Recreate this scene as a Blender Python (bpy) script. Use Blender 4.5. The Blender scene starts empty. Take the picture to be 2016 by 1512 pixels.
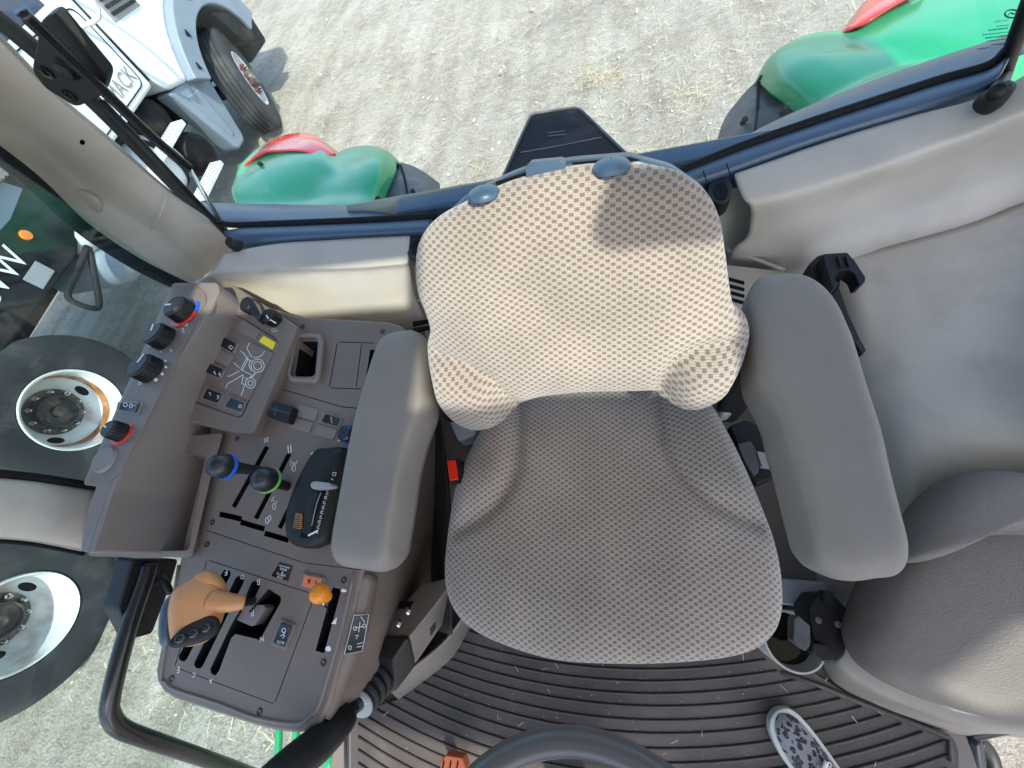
import bpy, bmesh, math, random
import numpy as np
from mathutils import Vector, Matrix
random.seed(7); rng = np.random.default_rng(7)
scene = bpy.context.scene
COL = scene.collection
R = math.radians

# ------------------------------------------------------------------ camera
HC = 2.5                                   # camera height above the ground (m)
FPX = 757.0                                # focal length in photo pixels (2016 wide)
def _basis(rvp, lvp):
    r = np.array([(rvp[0]-1008)/FPX, (rvp[1]-756)/FPX, 1.0]); r /= np.linalg.norm(r)
    l = np.array([(lvp[0]-1008)/FPX, (lvp[1]-756)/FPX, 1.0]); l /= np.linalg.norm(l)
    l -= l.dot(r)*r; l /= np.linalg.norm(l); X = -l
    return X, r, np.cross(r, X)
CX, CR, CD = _basis((1150, -950), (-2500, 1040))
cam = bpy.data.cameras.new('camera'); camo = bpy.data.objects.new('camera', cam); COL.objects.link(camo)
cam.sensor_width = 36; cam.lens = FPX/2016*36; cam.clip_start = 0.02; cam.clip_end = 600
right = Vector((CX[0], CR[0], -CD[0])); down = Vector((CX[1], CR[1], -CD[1])); fwd = Vector((CX[2], CR[2], -CD[2]))
M = Matrix((right, -down, -fwd)).transposed().to_4x4(); M.translation = (0, 0, HC)
camo.matrix_world = M
scene.camera = camo

# ------------------------------------------------------------------ sky, sun, exposure
SUN_AZ = (0.6, -0.8); SUN_EL = 55.0      # the sun stands ahead of the tractor, a little to its left
world = bpy.data.worlds.new('World'); scene.world = world; world.use_nodes = True
wn = world.node_tree; wn.nodes.clear()
sky = wn.nodes.new('ShaderNodeTexSky'); sky.sky_type = 'NISHITA'; sky.sun_disc = False
sky.ozone_density = 1.2; sky.dust_density = 1.8
sky.sun_elevation = R(SUN_EL); sky.sun_rotation = math.atan2(SUN_AZ[0], SUN_AZ[1])
bg = wn.nodes.new('ShaderNodeBackground'); bg.inputs[1].default_value = 0.15
wo = wn.nodes.new('ShaderNodeOutputWorld')
wn.links.new(sky.outputs[0], bg.inputs[0]); wn.links.new(bg.outputs[0], wo.inputs[0])
sl = bpy.data.lights.new('sun', 'SUN'); sl.energy = 2.0; sl.angle = R(1.0); sl.color = (1, .93, .82)
so = bpy.data.objects.new('sun', sl); COL.objects.link(so)
_h = math.hypot(*SUN_AZ); ce = math.cos(R(SUN_EL))
SUND = Vector((SUN_AZ[0]/_h*ce, SUN_AZ[1]/_h*ce, math.sin(R(SUN_EL))))
so.rotation_euler = SUND.to_track_quat('Z', 'Y').to_euler(); so.location = SUND*20
scene.view_settings.view_transform = 'Standard'; scene.view_settings.look = 'None'
scene.view_settings.gamma = 1; scene.view_settings.exposure = 1.6
scene.render.engine = 'CYCLES'
scene.cycles.transparent_max_bounces = 16

# ------------------------------------------------------------------ photo pixel -> world point on a plane
def ray(px, py):
    a = np.array([(px-1008)/FPX, (py-756)/FPX, 1.0])
    return Vector((a.dot(CX), a.dot(CR), -a.dot(CD)))
O = Vector((0, 0, HC))
def W(px, py, z):
    w = ray(px, py); return O + w*((z-HC)/w.z)
def WX(px, py, x):
    w = ray(px, py); return O + w*(x/w.x)
def WY(px, py, y):
    w = ray(px, py); return O + w*(y/w.y)
def WP(px, py, p0, n):
    w = ray(px, py); return O + w*(n.dot(p0-O)/n.dot(w))
CA, CB = 1.80, 0.08                        # console top: z = CA + CB*y
CN = Vector((0, -CB, 1)).normalized()
def MC(px, py, h=0.0):
    w = ray(px, py); return O + w*((CA+h-HC)/(w.z-CB*w.y))
ACZ = 1.93
def AC(px, py, h=0.0): return W(px, py, ACZ+h)

# ------------------------------------------------------------------ objects
WL = {}
def link(o, parent, world):
    COL.objects.link(o); WL[o.name] = Vector(world)
    if parent is not None:
        o.parent = parent; o.location = Vector(world)-WL[parent.name]
    else: o.location = world
    return o
def tag(o, label, cat, group=None, kind=None):
    if label: o['label'] = label
    if cat: o['category'] = cat
    if group: o['group'] = group
    if kind: o['kind'] = kind
    return o
def thing(name, loc, label, cat, group=None):
    o = bpy.data.objects.new(name, None); o.empty_display_size = .1
    link(o, None, loc); return tag(o, label, cat, group)
def mesh(name, vs, fs, m, parent=None, smooth=False, bevel=0, subsurf=0, solid=0, uv=None, bseg=2):
    vs = [Vector(v) for v in vs]
    c = sum(vs, Vector())/len(vs)
    me = bpy.data.meshes.new(name)
    me.from_pydata([v-c for v in vs], [], fs)
    bm = bmesh.new(); bm.from_mesh(me); bmesh.ops.recalc_face_normals(bm, faces=bm.faces[:]) if solid == 0 else None
    bm.to_mesh(me); bm.free()
    if uv is not None:
        l = me.uv_layers.new(name='UVMap')
        for lp in me.loops: l.data[lp.index].uv = uv[lp.vertex_index]
    if isinstance(m, (list, tuple)):
        for q in m: me.materials.append(q)
    else: me.materials.append(m)
    if smooth:
        for p in me.polygons: p.use_smooth = True
    o = bpy.data.objects.new(name, me); link(o, parent, c)
    if solid:
        s = o.modifiers.new('solid', 'SOLIDIFY'); s.thickness = solid; s.offset = -1
    if bevel:
        b = o.modifiers.new('bevel', 'BEVEL'); b.width = bevel; b.segments = bseg; b.limit_method = 'ANGLE'; b.angle_limit = R(35)
        for p in me.polygons: p.use_smooth = True
        w = o.modifiers.new('wn', 'WEIGHTED_NORMAL'); w.keep_sharp = False
    if subsurf:
        s = o.modifiers.new('sub', 'SUBSURF'); s.levels = s.render_levels = subsurf
    return o
def inst(name, me, mat4, parent):
    o = bpy.data.objects.new(name, me); COL.objects.link(o); WL[o.name] = mat4.translation.copy()
    o.parent = parent; m = mat4.copy(); m.translation = mat4.translation-WL[parent.name]; o.matrix_local = m
    return o
def catmull(p, n, closed=False):
    p = [Vector(q) for q in p]; out = []; L = len(p)
    for i in range(L if closed else L-1):
        if closed: a, b, c, d = p[i-1], p[i], p[(i+1) % L], p[(i+2) % L]
        else: a, b, c, d = p[max(i-1, 0)], p[i], p[i+1], p[min(i+2, L-1)]
        for k in range(n):
            t = k/n
            out.append(.5*((2*b)+(c-a)*t+(2*a-5*b+4*c-d)*t*t+(3*b-a-3*c+d)*t**3))
    if not closed: out.append(p[-1])
    return out
def rpoly(pts, r, n=4):
    """round the corners of a 2-d polygon"""
    out = []; L = len(pts); pts = [Vector((a, b)) for a, b in pts]
    for i in range(L):
        a, b, c = pts[i-1], pts[i], pts[(i+1) % L]
        d1 = min(r, (a-b).length*.45); d2 = min(r, (c-b).length*.45)
        p = b+(a-b).normalized()*d1; q = b+(c-b).normalized()*d2
        for k in range(n+1):
            t = k/n; out.append(tuple((1-t)**2*p+2*t*(1-t)*b+t*t*q))
    return out
def prism_data(top, vec):
    n = len(top); top = [Vector(p) for p in top]; bot = [p+Vector(vec) for p in top]
    fs = [tuple(range(n)), tuple(range(2*n-1, n-1, -1))]
    fs += [(i, i+n, (i+1) % n+n, (i+1) % n) for i in range(n)]
    return top+bot, fs
def prism(name, top, vec, m, parent=None, bevel=0, **k):
    v, f = prism_data(top, vec); return mesh(name, v, f, m, parent, bevel=bevel, **k)
def slab(name, px, fn, h0, h1, m, parent, rnd=0, bevel=.0012, **k):
    """flat piece: photo outline on the plane fn(px,py,h1), down to h0"""
    if rnd: px = rpoly(px, rnd)
    return prism(name, [fn(a, b, h1) for a, b in px], (0, 0, h0-h1), m, parent, bevel, **k)
def box(name, c, size, m, parent=None, rot=None, bevel=.004, **k):
    sx, sy, sz = [q/2 for q in size]; c = Vector(c)
    q = [Vector((x, y, z)) for z in (-sz, sz) for x, y in ((-sx, -sy), (sx, -sy), (sx, sy), (-sx, sy))]
    if rot is not None: q = [rot @ p for p in q]
    f = [(3, 2, 1, 0), (4, 5, 6, 7), (0, 1, 5, 4), (1, 2, 6, 5), (2, 3, 7, 6), (3, 0, 4, 7)]
    return mesh(name, [c+p for p in q], f, m, parent, bevel=bevel, **k)
def frame_for(d):
    d = Vector(d).normalized(); up = Vector((0, 0, 1)) if abs(d.z) < .9 else Vector((1, 0, 0))
    a = up.cross(d).normalized(); return a, d.cross(a)
def tube_data(path, rad, seg=10, flat=1.0):
    vs, fs = [], []; n = len(path); path = [Vector(p) for p in path]
    a = None
    for i, p in enumerate(path):
        d = (path[min(i+1, n-1)]-path[max(i-1, 0)]).normalized()
        if a is None: a, b = frame_for(d)
        else: a = (a-d*a.dot(d)).normalized(); b = d.cross(a)
        r = rad(i/(n-1)) if callable(rad) else rad
        for k in range(seg):
            t = 2*math.pi*k/seg; vs.append(p+a*math.cos(t)*r+b*math.sin(t)*r*flat)
    for i in range(n-1):
        for k in range(seg):
            fs.append((i*seg+k, i*seg+(k+1) % seg, (i+1)*seg+(k+1) % seg, (i+1)*seg+k))
    fs.append(tuple(range(seg-1, -1, -1))); fs.append(tuple((n-1)*seg+k for k in range(seg)))
    return vs, fs
def tube(name, path, rad, m, parent=None, seg=10, smooth_n=0, flat=1.0, closed=False):
    if smooth_n: path = catmull(path, smooth_n, closed)
    if closed: path = path+[path[0]]
    v, f = tube_data(path, rad, seg, flat); return mesh(name, v, f, m, parent, smooth=True)
def lathe_data(profile, o, d, seg=32, a=None):
    """profile: (radius, height along d)"""
    o = Vector(o); d = Vector(d).normalized(); a, b = frame_for(d)
    vs, fs = [], []
    for r, h in profile:
        for k in range(seg):
            t = 2*math.pi*k/seg; vs.append(o+d*h+(a*math.cos(t)+b*math.sin(t))*max(r, 1e-5))
    n = len(profile)
    for i in range(n-1):
        for k in range(seg): fs.append((i*seg+k, i*seg+(k+1) % seg, (i+1)*seg+(k+1) % seg, (i+1)*seg+k))
    return vs, fs
def lathe(name, profile, o, d, m, parent=None, seg=32, sharp=True):
    v, f = lathe_data(profile, o, d, seg); ob = mesh(name, v, f, m, parent, smooth=True)
    if sharp:
        e = ob.modifiers.new('es', 'EDGE_SPLIT'); e.split_angle = R(40)
    return ob
def net(name, rows, m, parent=None, n=6, solid=0.006, fn=None, jit=0):
    """smooth sheet through a net of (px,py,z) control points (or Vectors)"""
    P = [[(p if isinstance(p, Vector) else W(*p)) for p in r] for r in rows]
    P = [catmull(r, n) for r in P]
    cols = [catmull([P[i][j] for i in range(len(P))], n) for j in range(len(P[0]))]
    nr, nc = len(cols[0]), len(cols)
    vs = [cols[j][i] for i in range(nr) for j in range(nc)]
    fs = [(i*nc+j, (i+1)*nc+j, (i+1)*nc+j+1, i*nc+j+1) for i in range(nr-1) for j in range(nc-1)]
    a = (vs[nc]-vs[0]).cross(vs[1]-vs[0])
    if sum(((vs[(i+1)*nc+j]-vs[i*nc+j]).cross(vs[i*nc+j+1]-vs[i*nc+j])).dot(O-vs[i*nc+j]) for i in range(0, nr-1, 3) for j in range(0, nc-1, 3)) < 0:
        fs = [tuple(reversed(f)) for f in fs]
    uv = [(v.x, v.y) for v in vs]
    return mesh(name, vs, fs, m, parent, smooth=True, solid=solid, uv=uv)
def pillow(name, outline, normal, D, m, parent=None, p=2.5, q=2.5, hf=None, rings=22, dens=6, under=.02, e1=None, closed_n=None, uvw=True):
    """upholstered pad: closed outline of points on a plane, swelling by D along normal"""
    N = Vector(normal).normalized(); P = catmull(outline, dens, True); c = sum(P, Vector())/len(P)
    e1 = Vector(e1) if e1 is not None else Vector((1, 0, 0)); e1 = (e1-N*e1.dot(N)).normalized(); e2 = N.cross(e1)
    n = len(P); vs = [c+N*D]; uv = [(0, 0)]; fs = []
    L = []
    for i in range(1, rings+1):
        t = math.sin(math.pi/2*i/rings); L.append((t, D*max(0, 1-t**p)**(1/q)))
    for t, h in L:
        for a in P:
            v = c+(a-c)*t; hh = h
            if hf: hh += hf((v-c).dot(e1), (v-c).dot(e2), t)*min(1, (1-t)*8)
            vs.append(v+N*hh); uv.append(((v-c).dot(e1), (v-c).dot(e2)))
    if hf: vs[0] += N*hf(0, 0, 0)
    for t, h in ((.985, -under*.6), (.95, -under), (.3, -under)):
        for a in P:
            v = c+(a-c)*t; vs.append(v+N*h); uv.append(((v-c).dot(e1), (v-c).dot(e2)))
    K = len(L)+3
    for k in range(n): fs.append((0, 1+k, 1+(k+1) % n))
    for i in range(K-1):
        for k in range(n): fs.append((1+i*n+k, 1+(i+1)*n+k, 1+(i+1)*n+(k+1) % n, 1+i*n+(k+1) % n))
    fs.append(tuple(1+(K-1)*n+k for k in range(n)))
    return mesh(name, vs, fs, m, parent, smooth=True, uv=uv)
def ribbon_data(pts, w, N, t=.0006):
    pts = [Vector(p) for p in pts]; vs, fs = [], []; n = len(pts)
    for i, p in enumerate(pts):
        d = (pts[min(i+1, n-1)]-pts[max(i-1, 0)]).normalized(); s = N.cross(d).normalized()*w/2
        vs += [p-s, p+s, p+s+N*t, p-s+N*t]
    for i in range(n-1):
        a = i*4; b = a+4
        for k in range(4): fs.append((a+k, a+(k+1) % 4, b+(k+1) % 4, b+k))
    fs += [(3, 2, 1, 0), (n*4-4, n*4-3, n*4-2, n*4-1)]
    return vs, fs
def merged(name, datas, m, parent, **k):
    vs, fs = [], []
    for v, f in datas:
        o = len(vs); vs += list(v); fs += [tuple(i+o for i in q) for q in f]
    return mesh(name, vs, fs, m, parent, **k)
def strokes(name, lines, fn, w, m, parent, h=.0006, N=None):
    N = N or CN
    return merged(name, [ribbon_data([fn(a, b, h) for a, b in l], w, N) for l in lines], m, parent)
def circ(cx, cy, rx, ry=None, n=20, a0=0, a1=360):
    ry = ry or rx
    return [(cx+rx*math.cos(R(a0+(a1-a0)*i/n)), cy+ry*math.sin(R(a0+(a1-a0)*i/n))) for i in range(n+1)]
def text(name, s, p0, p1, N, m, parent, scale=1.0, mirror=False, extrude=.0002):
    """lettering whose baseline runs from p0 to p1"""
    p0, p1 = Vector(p0), Vector(p1)
    cu = bpy.data.curves.new(name, 'FONT'); cu.body = s; cu.size = 1; cu.extrude = 0; cu.resolution_u = 3
    t = bpy.data.objects.new(name+'_c', cu); COL.objects.link(t)
    dg = bpy.context.evaluated_depsgraph_get(); me = bpy.data.meshes.new_from_object(t.evaluated_get(dg))
    bpy.data.objects.remove(t)
    xs = [v.co.x for v in me.vertices]; x0, x1 = min(xs), max(xs)
    k = (p1-p0).length/(x1-x0); ex = (p1-p0).normalized(); ey = Vector(N).normalized().cross(ex)
    if mirror: ey = -ey
    for v in me.vertices:
        v.co = ex*((v.co.x-x0)*k)+ey*(v.co.y*k*scale)+Vector(N).normalized()*extrude
    me.materials.append(m)
    o = bpy.data.objects.new(name, me); return link(o, parent, p0)

# ------------------------------------------------------------------ materials
MATS = {}
def mat(name, col, rough=.5, spec=.5, bump=0, bscale=200, var=0, vscale=3, metal=0, coat=0, detail=6, dirt=None, dirtamt=.5, dscale=4, trans=0):
    m = bpy.data.materials.new(name); m.use_nodes = True; nt = m.node_tree; b = nt.nodes['Principled BSDF']
    b.inputs['Base Color'].default_value = (*col, 1); b.inputs['Roughness'].default_value = rough
    b.inputs['Specular IOR Level'].default_value = spec; b.inputs['Metallic'].default_value = metal
    b.inputs['Coat Weight'].default_value = coat; b.inputs['Coat Roughness'].default_value = .05
    tc = nt.nodes.new('ShaderNodeNewGeometry').outputs['Position']
    def noise(s, d=6):
        n = nt.nodes.new('ShaderNodeTexNoise'); n.inputs['Scale'].default_value = s; n.inputs['Detail'].default_value = d
        nt.links.new(tc, n.inputs['Vector']); return n
    last = None
    if var:
        n = noise(vscale, detail); r = nt.nodes.new('ShaderNodeMapRange'); r.inputs['From Min'].default_value = .3; r.inputs['From Max'].default_value = .7
        r.inputs['To Min'].default_value = 1-var; r.inputs['To Max'].default_value = 1+var; nt.links.new(n.outputs['Fac'], r.inputs['Value'])
        x = nt.nodes.new('ShaderNodeVectorMath'); x.operation = 'SCALE'; x.inputs[0].default_value = col
        nt.links.new(r.outputs[0], x.inputs['Scale']); last = x.outputs[0]
        rr = nt.nodes.new('ShaderNodeMapRange'); rr.inputs['To Min'].default_value = max(.02, rough-.1); rr.inputs['To Max'].default_value = min(1, rough+.1)
        nt.links.new(n.outputs['Fac'], rr.inputs['Value']); nt.links.new(rr.outputs[0], b.inputs['Roughness'])
    if dirt:
        n = noise(dscale, 9); r = nt.nodes.new('ShaderNodeMapRange'); r.inputs['From Min'].default_value = .5; r.inputs['From Max'].default_value = .72
        r.inputs['To Max'].default_value = dirtamt; nt.links.new(n.outputs['Fac'], r.inputs['Value'])
        x = nt.nodes.new('ShaderNodeMix'); x.data_type = 'RGBA'; x.inputs[7].default_value = (*dirt, 1); x.inputs[6].default_value = (*col, 1)
        if last: nt.links.new(last, x.inputs[6])
        nt.links.new(r.outputs[0], x.inputs[0]); last = x.outputs[2]
    if last: nt.links.new(last, b.inputs['Base Color'])
    if bump:
        n = noise(bscale, 3); u = nt.nodes.new('ShaderNodeBump'); u.inputs['Strength'].default_value = bump; u.inputs['Distance'].default_value = .002
        nt.links.new(n.outputs['Fac'], u.inputs['Height']); nt.links.new(u.outputs[0], b.inputs['Normal'])
    MATS[name] = m; return m
taupe = mat('taupe_plastic', (.46, .415, .355), .42, .5, .12, 420, .05, 5, dirt=(.25, .21, .17), dirtamt=.25, dscale=7)
taupe2 = mat('side_panel_plastic', (.46, .43, .38), .5, .45, .2, 500, .05, 4, dirt=(.24, .2, .16), dirtamt=.32, dscale=11)
console = mat('console_plastic', (.178, .137, .114), .48, .5, .25, 700, .06, 8, dirt=(.22, .2, .18), dirtamt=.2, dscale=14)
console2 = mat('console_plastic_worn', (.215, .172, .15), .42, .5, .2, 700, .06, 8)
armm = mat('armrest_vinyl', (.215, .188, .166), .5, .45, .4, 620, .05, 9)
pass_seat = mat('vinyl_brown', (.175, .148, .128), .6, .4, .6, 420, .08, 9, dirt=(.2, .18, .15), dirtamt=.3, dscale=8)
black = mat('black_plastic', (.011, .011, .012), .5, .35, .1, 300, .15, 10)
blackg = mat('black_gloss', (.012, .013, .015), .18, .5)
headm = mat('lever_head', (.014, .017, .022), .36, .5)
dark = mat('dark_void', (.006, .006, .007), .8, .2)
trim = mat('sky_tinted_trim', (.035, .07, .12), .4, .7, .05, 200, .1, 6)  # black trim; blue in the base colour stands for reflected sky
rubber = mat('rubber_mat', (.068, .057, .052), .55, .4, .35, 260, .12, 6, dirt=(.18, .155, .125), dirtamt=.6, dscale=5)
ribm = mat('rubber_rib', (.05, .045, .045), .5, .4)
seal = mat('rubber_seal', (.008, .008, .009), .75, .2)
green = mat('green_paint', (.012, .31, .125), .33, .45, 0, 1, .05, 4, coat=.25, dirt=(.15, .2, .12), dirtamt=.06, dscale=3)
red = mat('red_lens', (.8, .03, .012), .14, .5, coat=.3)
amber = mat('amber_lens', (.8, .2, .02), .1, .6, coat=1)
fenderblk = mat('fender_plastic', (.075, .08, .085), .5, .4, .2, 150, .15, 4, dirt=(.22, .21, .19), dirtamt=.5, dscale=9)
white_ink = mat('white_ink', (.8, .82, .82), .6, .3)
blue_ink = mat('blue_ring', (.02, .11, .62), .4, .4)
red_ink = mat('red_ring', (.62, .04, .03), .4, .4)
green_ink = mat('green_ring', (.2, .5, .12), .4, .4)
yellow = mat('yellow_rocker', (.85, .66, .01), .4, .4)
orange = mat('orange_plastic', (.85, .26, .01), .32, .5, .05, 150, .08, 40)
orange2 = mat('orange_rocker', (.75, .19, .07), .4, .5)
tan = mat('tan_handle', (.56, .255, .1), .38, .5, .12, 500, .08, 25)
chrome = mat('steel', (.55, .55, .56), .25, .5, 0, 1, .1, 30, metal=1)
grey = mat('grey_plastic', (.3, .31, .32), .4, .5)
channel = mat('channel_paint', (.17, .145, .125), .45, .5, .2, 400, .08, 8, dirt=(.12, .1, .09), dirtamt=.4, dscale=12)
truckw = mat('truck_white', (.72, .76, .8), .25, .5, 0, 1, .04, 2, coat=.5, dirt=(.5, .48, .43), dirtamt=.3, dscale=2)
truckg = mat('truck_grey_plastic', (.2, .25, .3), .5, .4, 0, 1, .1, 3)
tyre = mat('tyre_rubber', (.03, .033, .037), .75, .3, .3, 60, .2, 4, dirt=(.16, .15, .13), dirtamt=.3, dscale=4)
rimw = mat('rim_white', (.6, .62, .61), .5, .4, .1, 30, .14, 7, dirt=(.26, .12, .05), dirtamt=.75, dscale=4.5)
rustm = mat('rust', (.3, .13, .05), .85, .2, .2, 60, .45, 9, dirt=(.6, .57, .52), dirtamt=.95, dscale=7)
hubm = mat('hub_greasy', (.06, .055, .05), .5, .5, .3, 60, .4, 12, dirt=(.25, .2, .15), dirtamt=.8, dscale=16)
truckblk = mat('truck_black', (.01, .011, .013), .7, .2, .1, 40, .3, 3, dirt=(.09, .07, .055), dirtamt=.6, dscale=3)
rednut = mat('nut_cover', (.14, .02, .018), .5)
glassd = mat('dark_glass', (.02, .05, .1), .05, .8)
tankw = mat('tank_white', (.62, .66, .68), .35, .5, 0, 1, .06, 3, dirt=(.4, .38, .33), dirtamt=.4, dscale=5)
bucketm = mat('bucket_plastic', (.5, .48, .43), .45, .4, .1, 100, .1, 20)
straw = mat('straw', (.62, .5, .3), .8, .2, 0, 1, .25, 30)
stone = mat('pebble', (.5, .47, .42), .85, .2, 0, 1, .3, 9)
def glass_mat():
    m = bpy.data.materials.new('window_glass'); m.use_nodes = True; nt = m.node_tree; nt.nodes.clear()
    t = nt.nodes.new('ShaderNodeBsdfTransparent'); t.inputs[0].default_value = (.87, .965, .965, 1)
    g = nt.nodes.new('ShaderNodeBsdfGlossy'); g.inputs['Roughness'].default_value = .02
    ge = nt.nodes.new('ShaderNodeNewGeometry'); dt = nt.nodes.new('ShaderNodeVectorMath'); dt.operation = 'DOT_PRODUCT'
    nt.links.new(ge.outputs['Incoming'], dt.inputs[0]); nt.links.new(ge.outputs['Normal'], dt.inputs[1])
    def mm(op, a, b=None):
        x = nt.nodes.new('ShaderNodeMath'); x.operation = op
        for i, q in enumerate((a, b)):
            if q is None: continue
            if isinstance(q, (int, float)): x.inputs[i].default_value = q
            else: nt.links.new(q, x.inputs[i])
        return x
    f = mm('MULTIPLY_ADD', mm('POWER', mm('SUBTRACT', 1.0, mm('ABSOLUTE', dt.outputs['Value']).outputs[0]).outputs[0], 5.0).outputs[0], .96); f.inputs[2].default_value = .04
    mx = nt.nodes.new('ShaderNodeMixShader'); o = nt.nodes.new('ShaderNodeOutputMaterial')
    nt.links.new(f.outputs[0], mx.inputs[0]); nt.links.new(t.outputs[0], mx.inputs[1]); nt.links.new(g.outputs[0], mx.inputs[2])
    nt.links.new(mx.outputs[0], o.inputs[0]); return m
glass = glass_mat()
def fabric_mat(name, light, darkc, P=.0146, Q=.0051):
    m = bpy.data.materials.new(name); m.use_nodes = True; nt = m.node_tree; b = nt.nodes['Principled BSDF']
    N = nt.nodes.new; Lk = nt.links.new
    def math_(op, a, c=None):
        x = N('ShaderNodeMath'); x.operation = op
        for i, q in enumerate((a, c)):
            if q is None: continue
            if isinstance(q, (int, float)): x.inputs[i].default_value = q
            else: Lk(q, x.inputs[i])
        return x.outputs[0]
    uv = N('ShaderNodeUVMap'); 
    wob = N('ShaderNodeTexNoise'); wob.inputs['Scale'].default_value = 60; Lk(uv.outputs[0], wob.inputs['Vector'])
    off = N('ShaderNodeVectorMath'); off.operation = 'MULTIPLY_ADD'; off.inputs[1].default_value = (.0014,)*3; Lk(wob.outputs['Color'], off.inputs[0]); Lk(uv.outputs[0], off.inputs[2])
    sep = N('ShaderNodeSeparateXYZ'); Lk(off.outputs[0], sep.inputs[0]); U, V = sep.outputs[0], sep.outputs[1]
    row = math_('FLOOR', math_('DIVIDE', V, Q)); fv = math_('FRACT', math_('DIVIDE', V, Q))
    sh = math_('MULTIPLY', math_('MODULO', math_('ABSOLUTE', row), 2.0), .5)
    fu = math_('FRACT', math_('ADD', math_('DIVIDE', U, P), sh))
    def smooth(x, lo, hi, w=.07):
        a = N('ShaderNodeMapRange'); a.interpolation_type = 'SMOOTHSTEP'; a.inputs['From Min'].default_value = lo-w; a.inputs['From Max'].default_value = lo+w; Lk(x, a.inputs['Value'])
        c = N('ShaderNodeMapRange'); c.interpolation_type = 'SMOOTHSTEP'; c.inputs['From Min'].default_value = hi-w; c.inputs['From Max'].default_value = hi+w
        c.inputs['To Min'].default_value = 1; c.inputs['To Max'].default_value = 0; Lk(x, c.inputs['Value'])
        return math_('MULTIPLY', a.outputs[0], c.outputs[0])
    sq = math_('MULTIPLY', smooth(fu, .29, .71, .06), smooth(fv, .08, .92, .1))
    # yarns: fine lines up the cloth, and the ladder of cross threads between the squares
    yarn = math_('SINE', math_('MULTIPLY', U, 2*math.pi/.0018)); ladder = math_('SINE', math_('MULTIPLY', V, 2*math.pi/.00255))
    fine = N('ShaderNodeTexNoise'); fine.inputs['Scale'].default_value = 900; fine.inputs['Detail'].default_value = 2; Lk(uv.outputs[0], fine.inputs['Vector'])
    big = N('ShaderNodeTexNoise'); big.inputs['Scale'].default_value = 9; big.inputs['Detail'].default_value = 6; Lk(uv.outputs[0], big.inputs['Vector'])
    mx = N('ShaderNodeMix'); mx.data_type = 'RGBA'; mx.inputs[6].default_value = (*light, 1); mx.inputs[7].default_value = (*darkc, 1)
    Lk(math_('MULTIPLY', sq, .85), mx.inputs[0])
    v = math_('ADD', math_('ADD', math_('MULTIPLY', yarn, .10), math_('MULTIPLY', ladder, .12)), math_('ADD', math_('MULTIPLY', fine.outputs['Fac'], .7), math_('MULTIPLY', big.outputs['Fac'], .6)))
    v = math_('ADD', v, .35)
    sc = N('ShaderNodeVectorMath'); sc.operation = 'SCALE'; Lk(mx.outputs[2], sc.inputs[0]); Lk(v, sc.inputs['Scale'])
    Lk(sc.outputs[0], b.inputs['Base Color'])
    b.inputs['Roughness'].default_value = .95; b.inputs['Specular IOR Level'].default_value = .15
    b.inputs['Sheen Weight'].default_value = .35; b.inputs['Sheen Roughness'].default_value = .5
    h = math_('ADD', math_('ADD', math_('MULTIPLY', sq, -.6), math_('MULTIPLY', yarn, .25)), math_('ADD', math_('MULTIPLY', ladder, .3), math_('MULTIPLY', fine.outputs['Fac'], .8)))
    u = N('ShaderNodeBump'); u.inputs['Strength'].default_value = .55; u.inputs['Distance'].default_value = .0012; Lk(h, u.inputs['Height']); Lk(u.outputs[0], b.inputs['Normal'])
    return m
fabric = fabric_mat('seat_fabric', (.385, .318, .262), (.15, .114, .102))
def leopard_mat():
    m = bpy.data.materials.new('leopard_canvas'); m.use_nodes = True; nt = m.node_tree; b = nt.nodes['Principled BSDF']; N = nt.nodes.new; Lk = nt.links.new
    g = N('ShaderNodeNewGeometry'); n = N('ShaderNodeTexNoise'); n.inputs['Scale'].default_value = 90; n.inputs['Detail'].default_value = 1
    Lk(g.outputs['Position'], n.inputs['Vector'])
    mv = N('ShaderNodeVectorMath'); mv.operation = 'MULTIPLY_ADD'; mv.inputs[1].default_value = (.012,)*3; Lk(n.outputs['Color'], mv.inputs[0]); Lk(g.outputs['Position'], mv.inputs[2])
    v = N('ShaderNodeTexVoronoi'); v.inputs['Scale'].default_value = 82; v.feature = 'F1'; Lk(mv.outputs[0], v.inputs['Vector'])
    cr = N('ShaderNodeValToRGB'); cr.color_ramp.elements[0].position = .18; cr.color_ramp.elements[0].color = (.14, .125, .14, 1)
    cr.color_ramp.elements[1].position = .52; cr.color_ramp.elements[1].color = (.33, .33, .34, 1)
    e = cr.color_ramp.elements.new(.3); e.color = (.05, .04, .055, 1); e = cr.color_ramp.elements.new(.47); e.color = (.06, .05, .06, 1)
    Lk(v.outputs['Distance'], cr.inputs[0]); Lk(cr.outputs[0], b.inputs['Base Color']); b.inputs['Roughness'].default_value = .9
    return m
leopard = leopard_mat()
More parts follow.
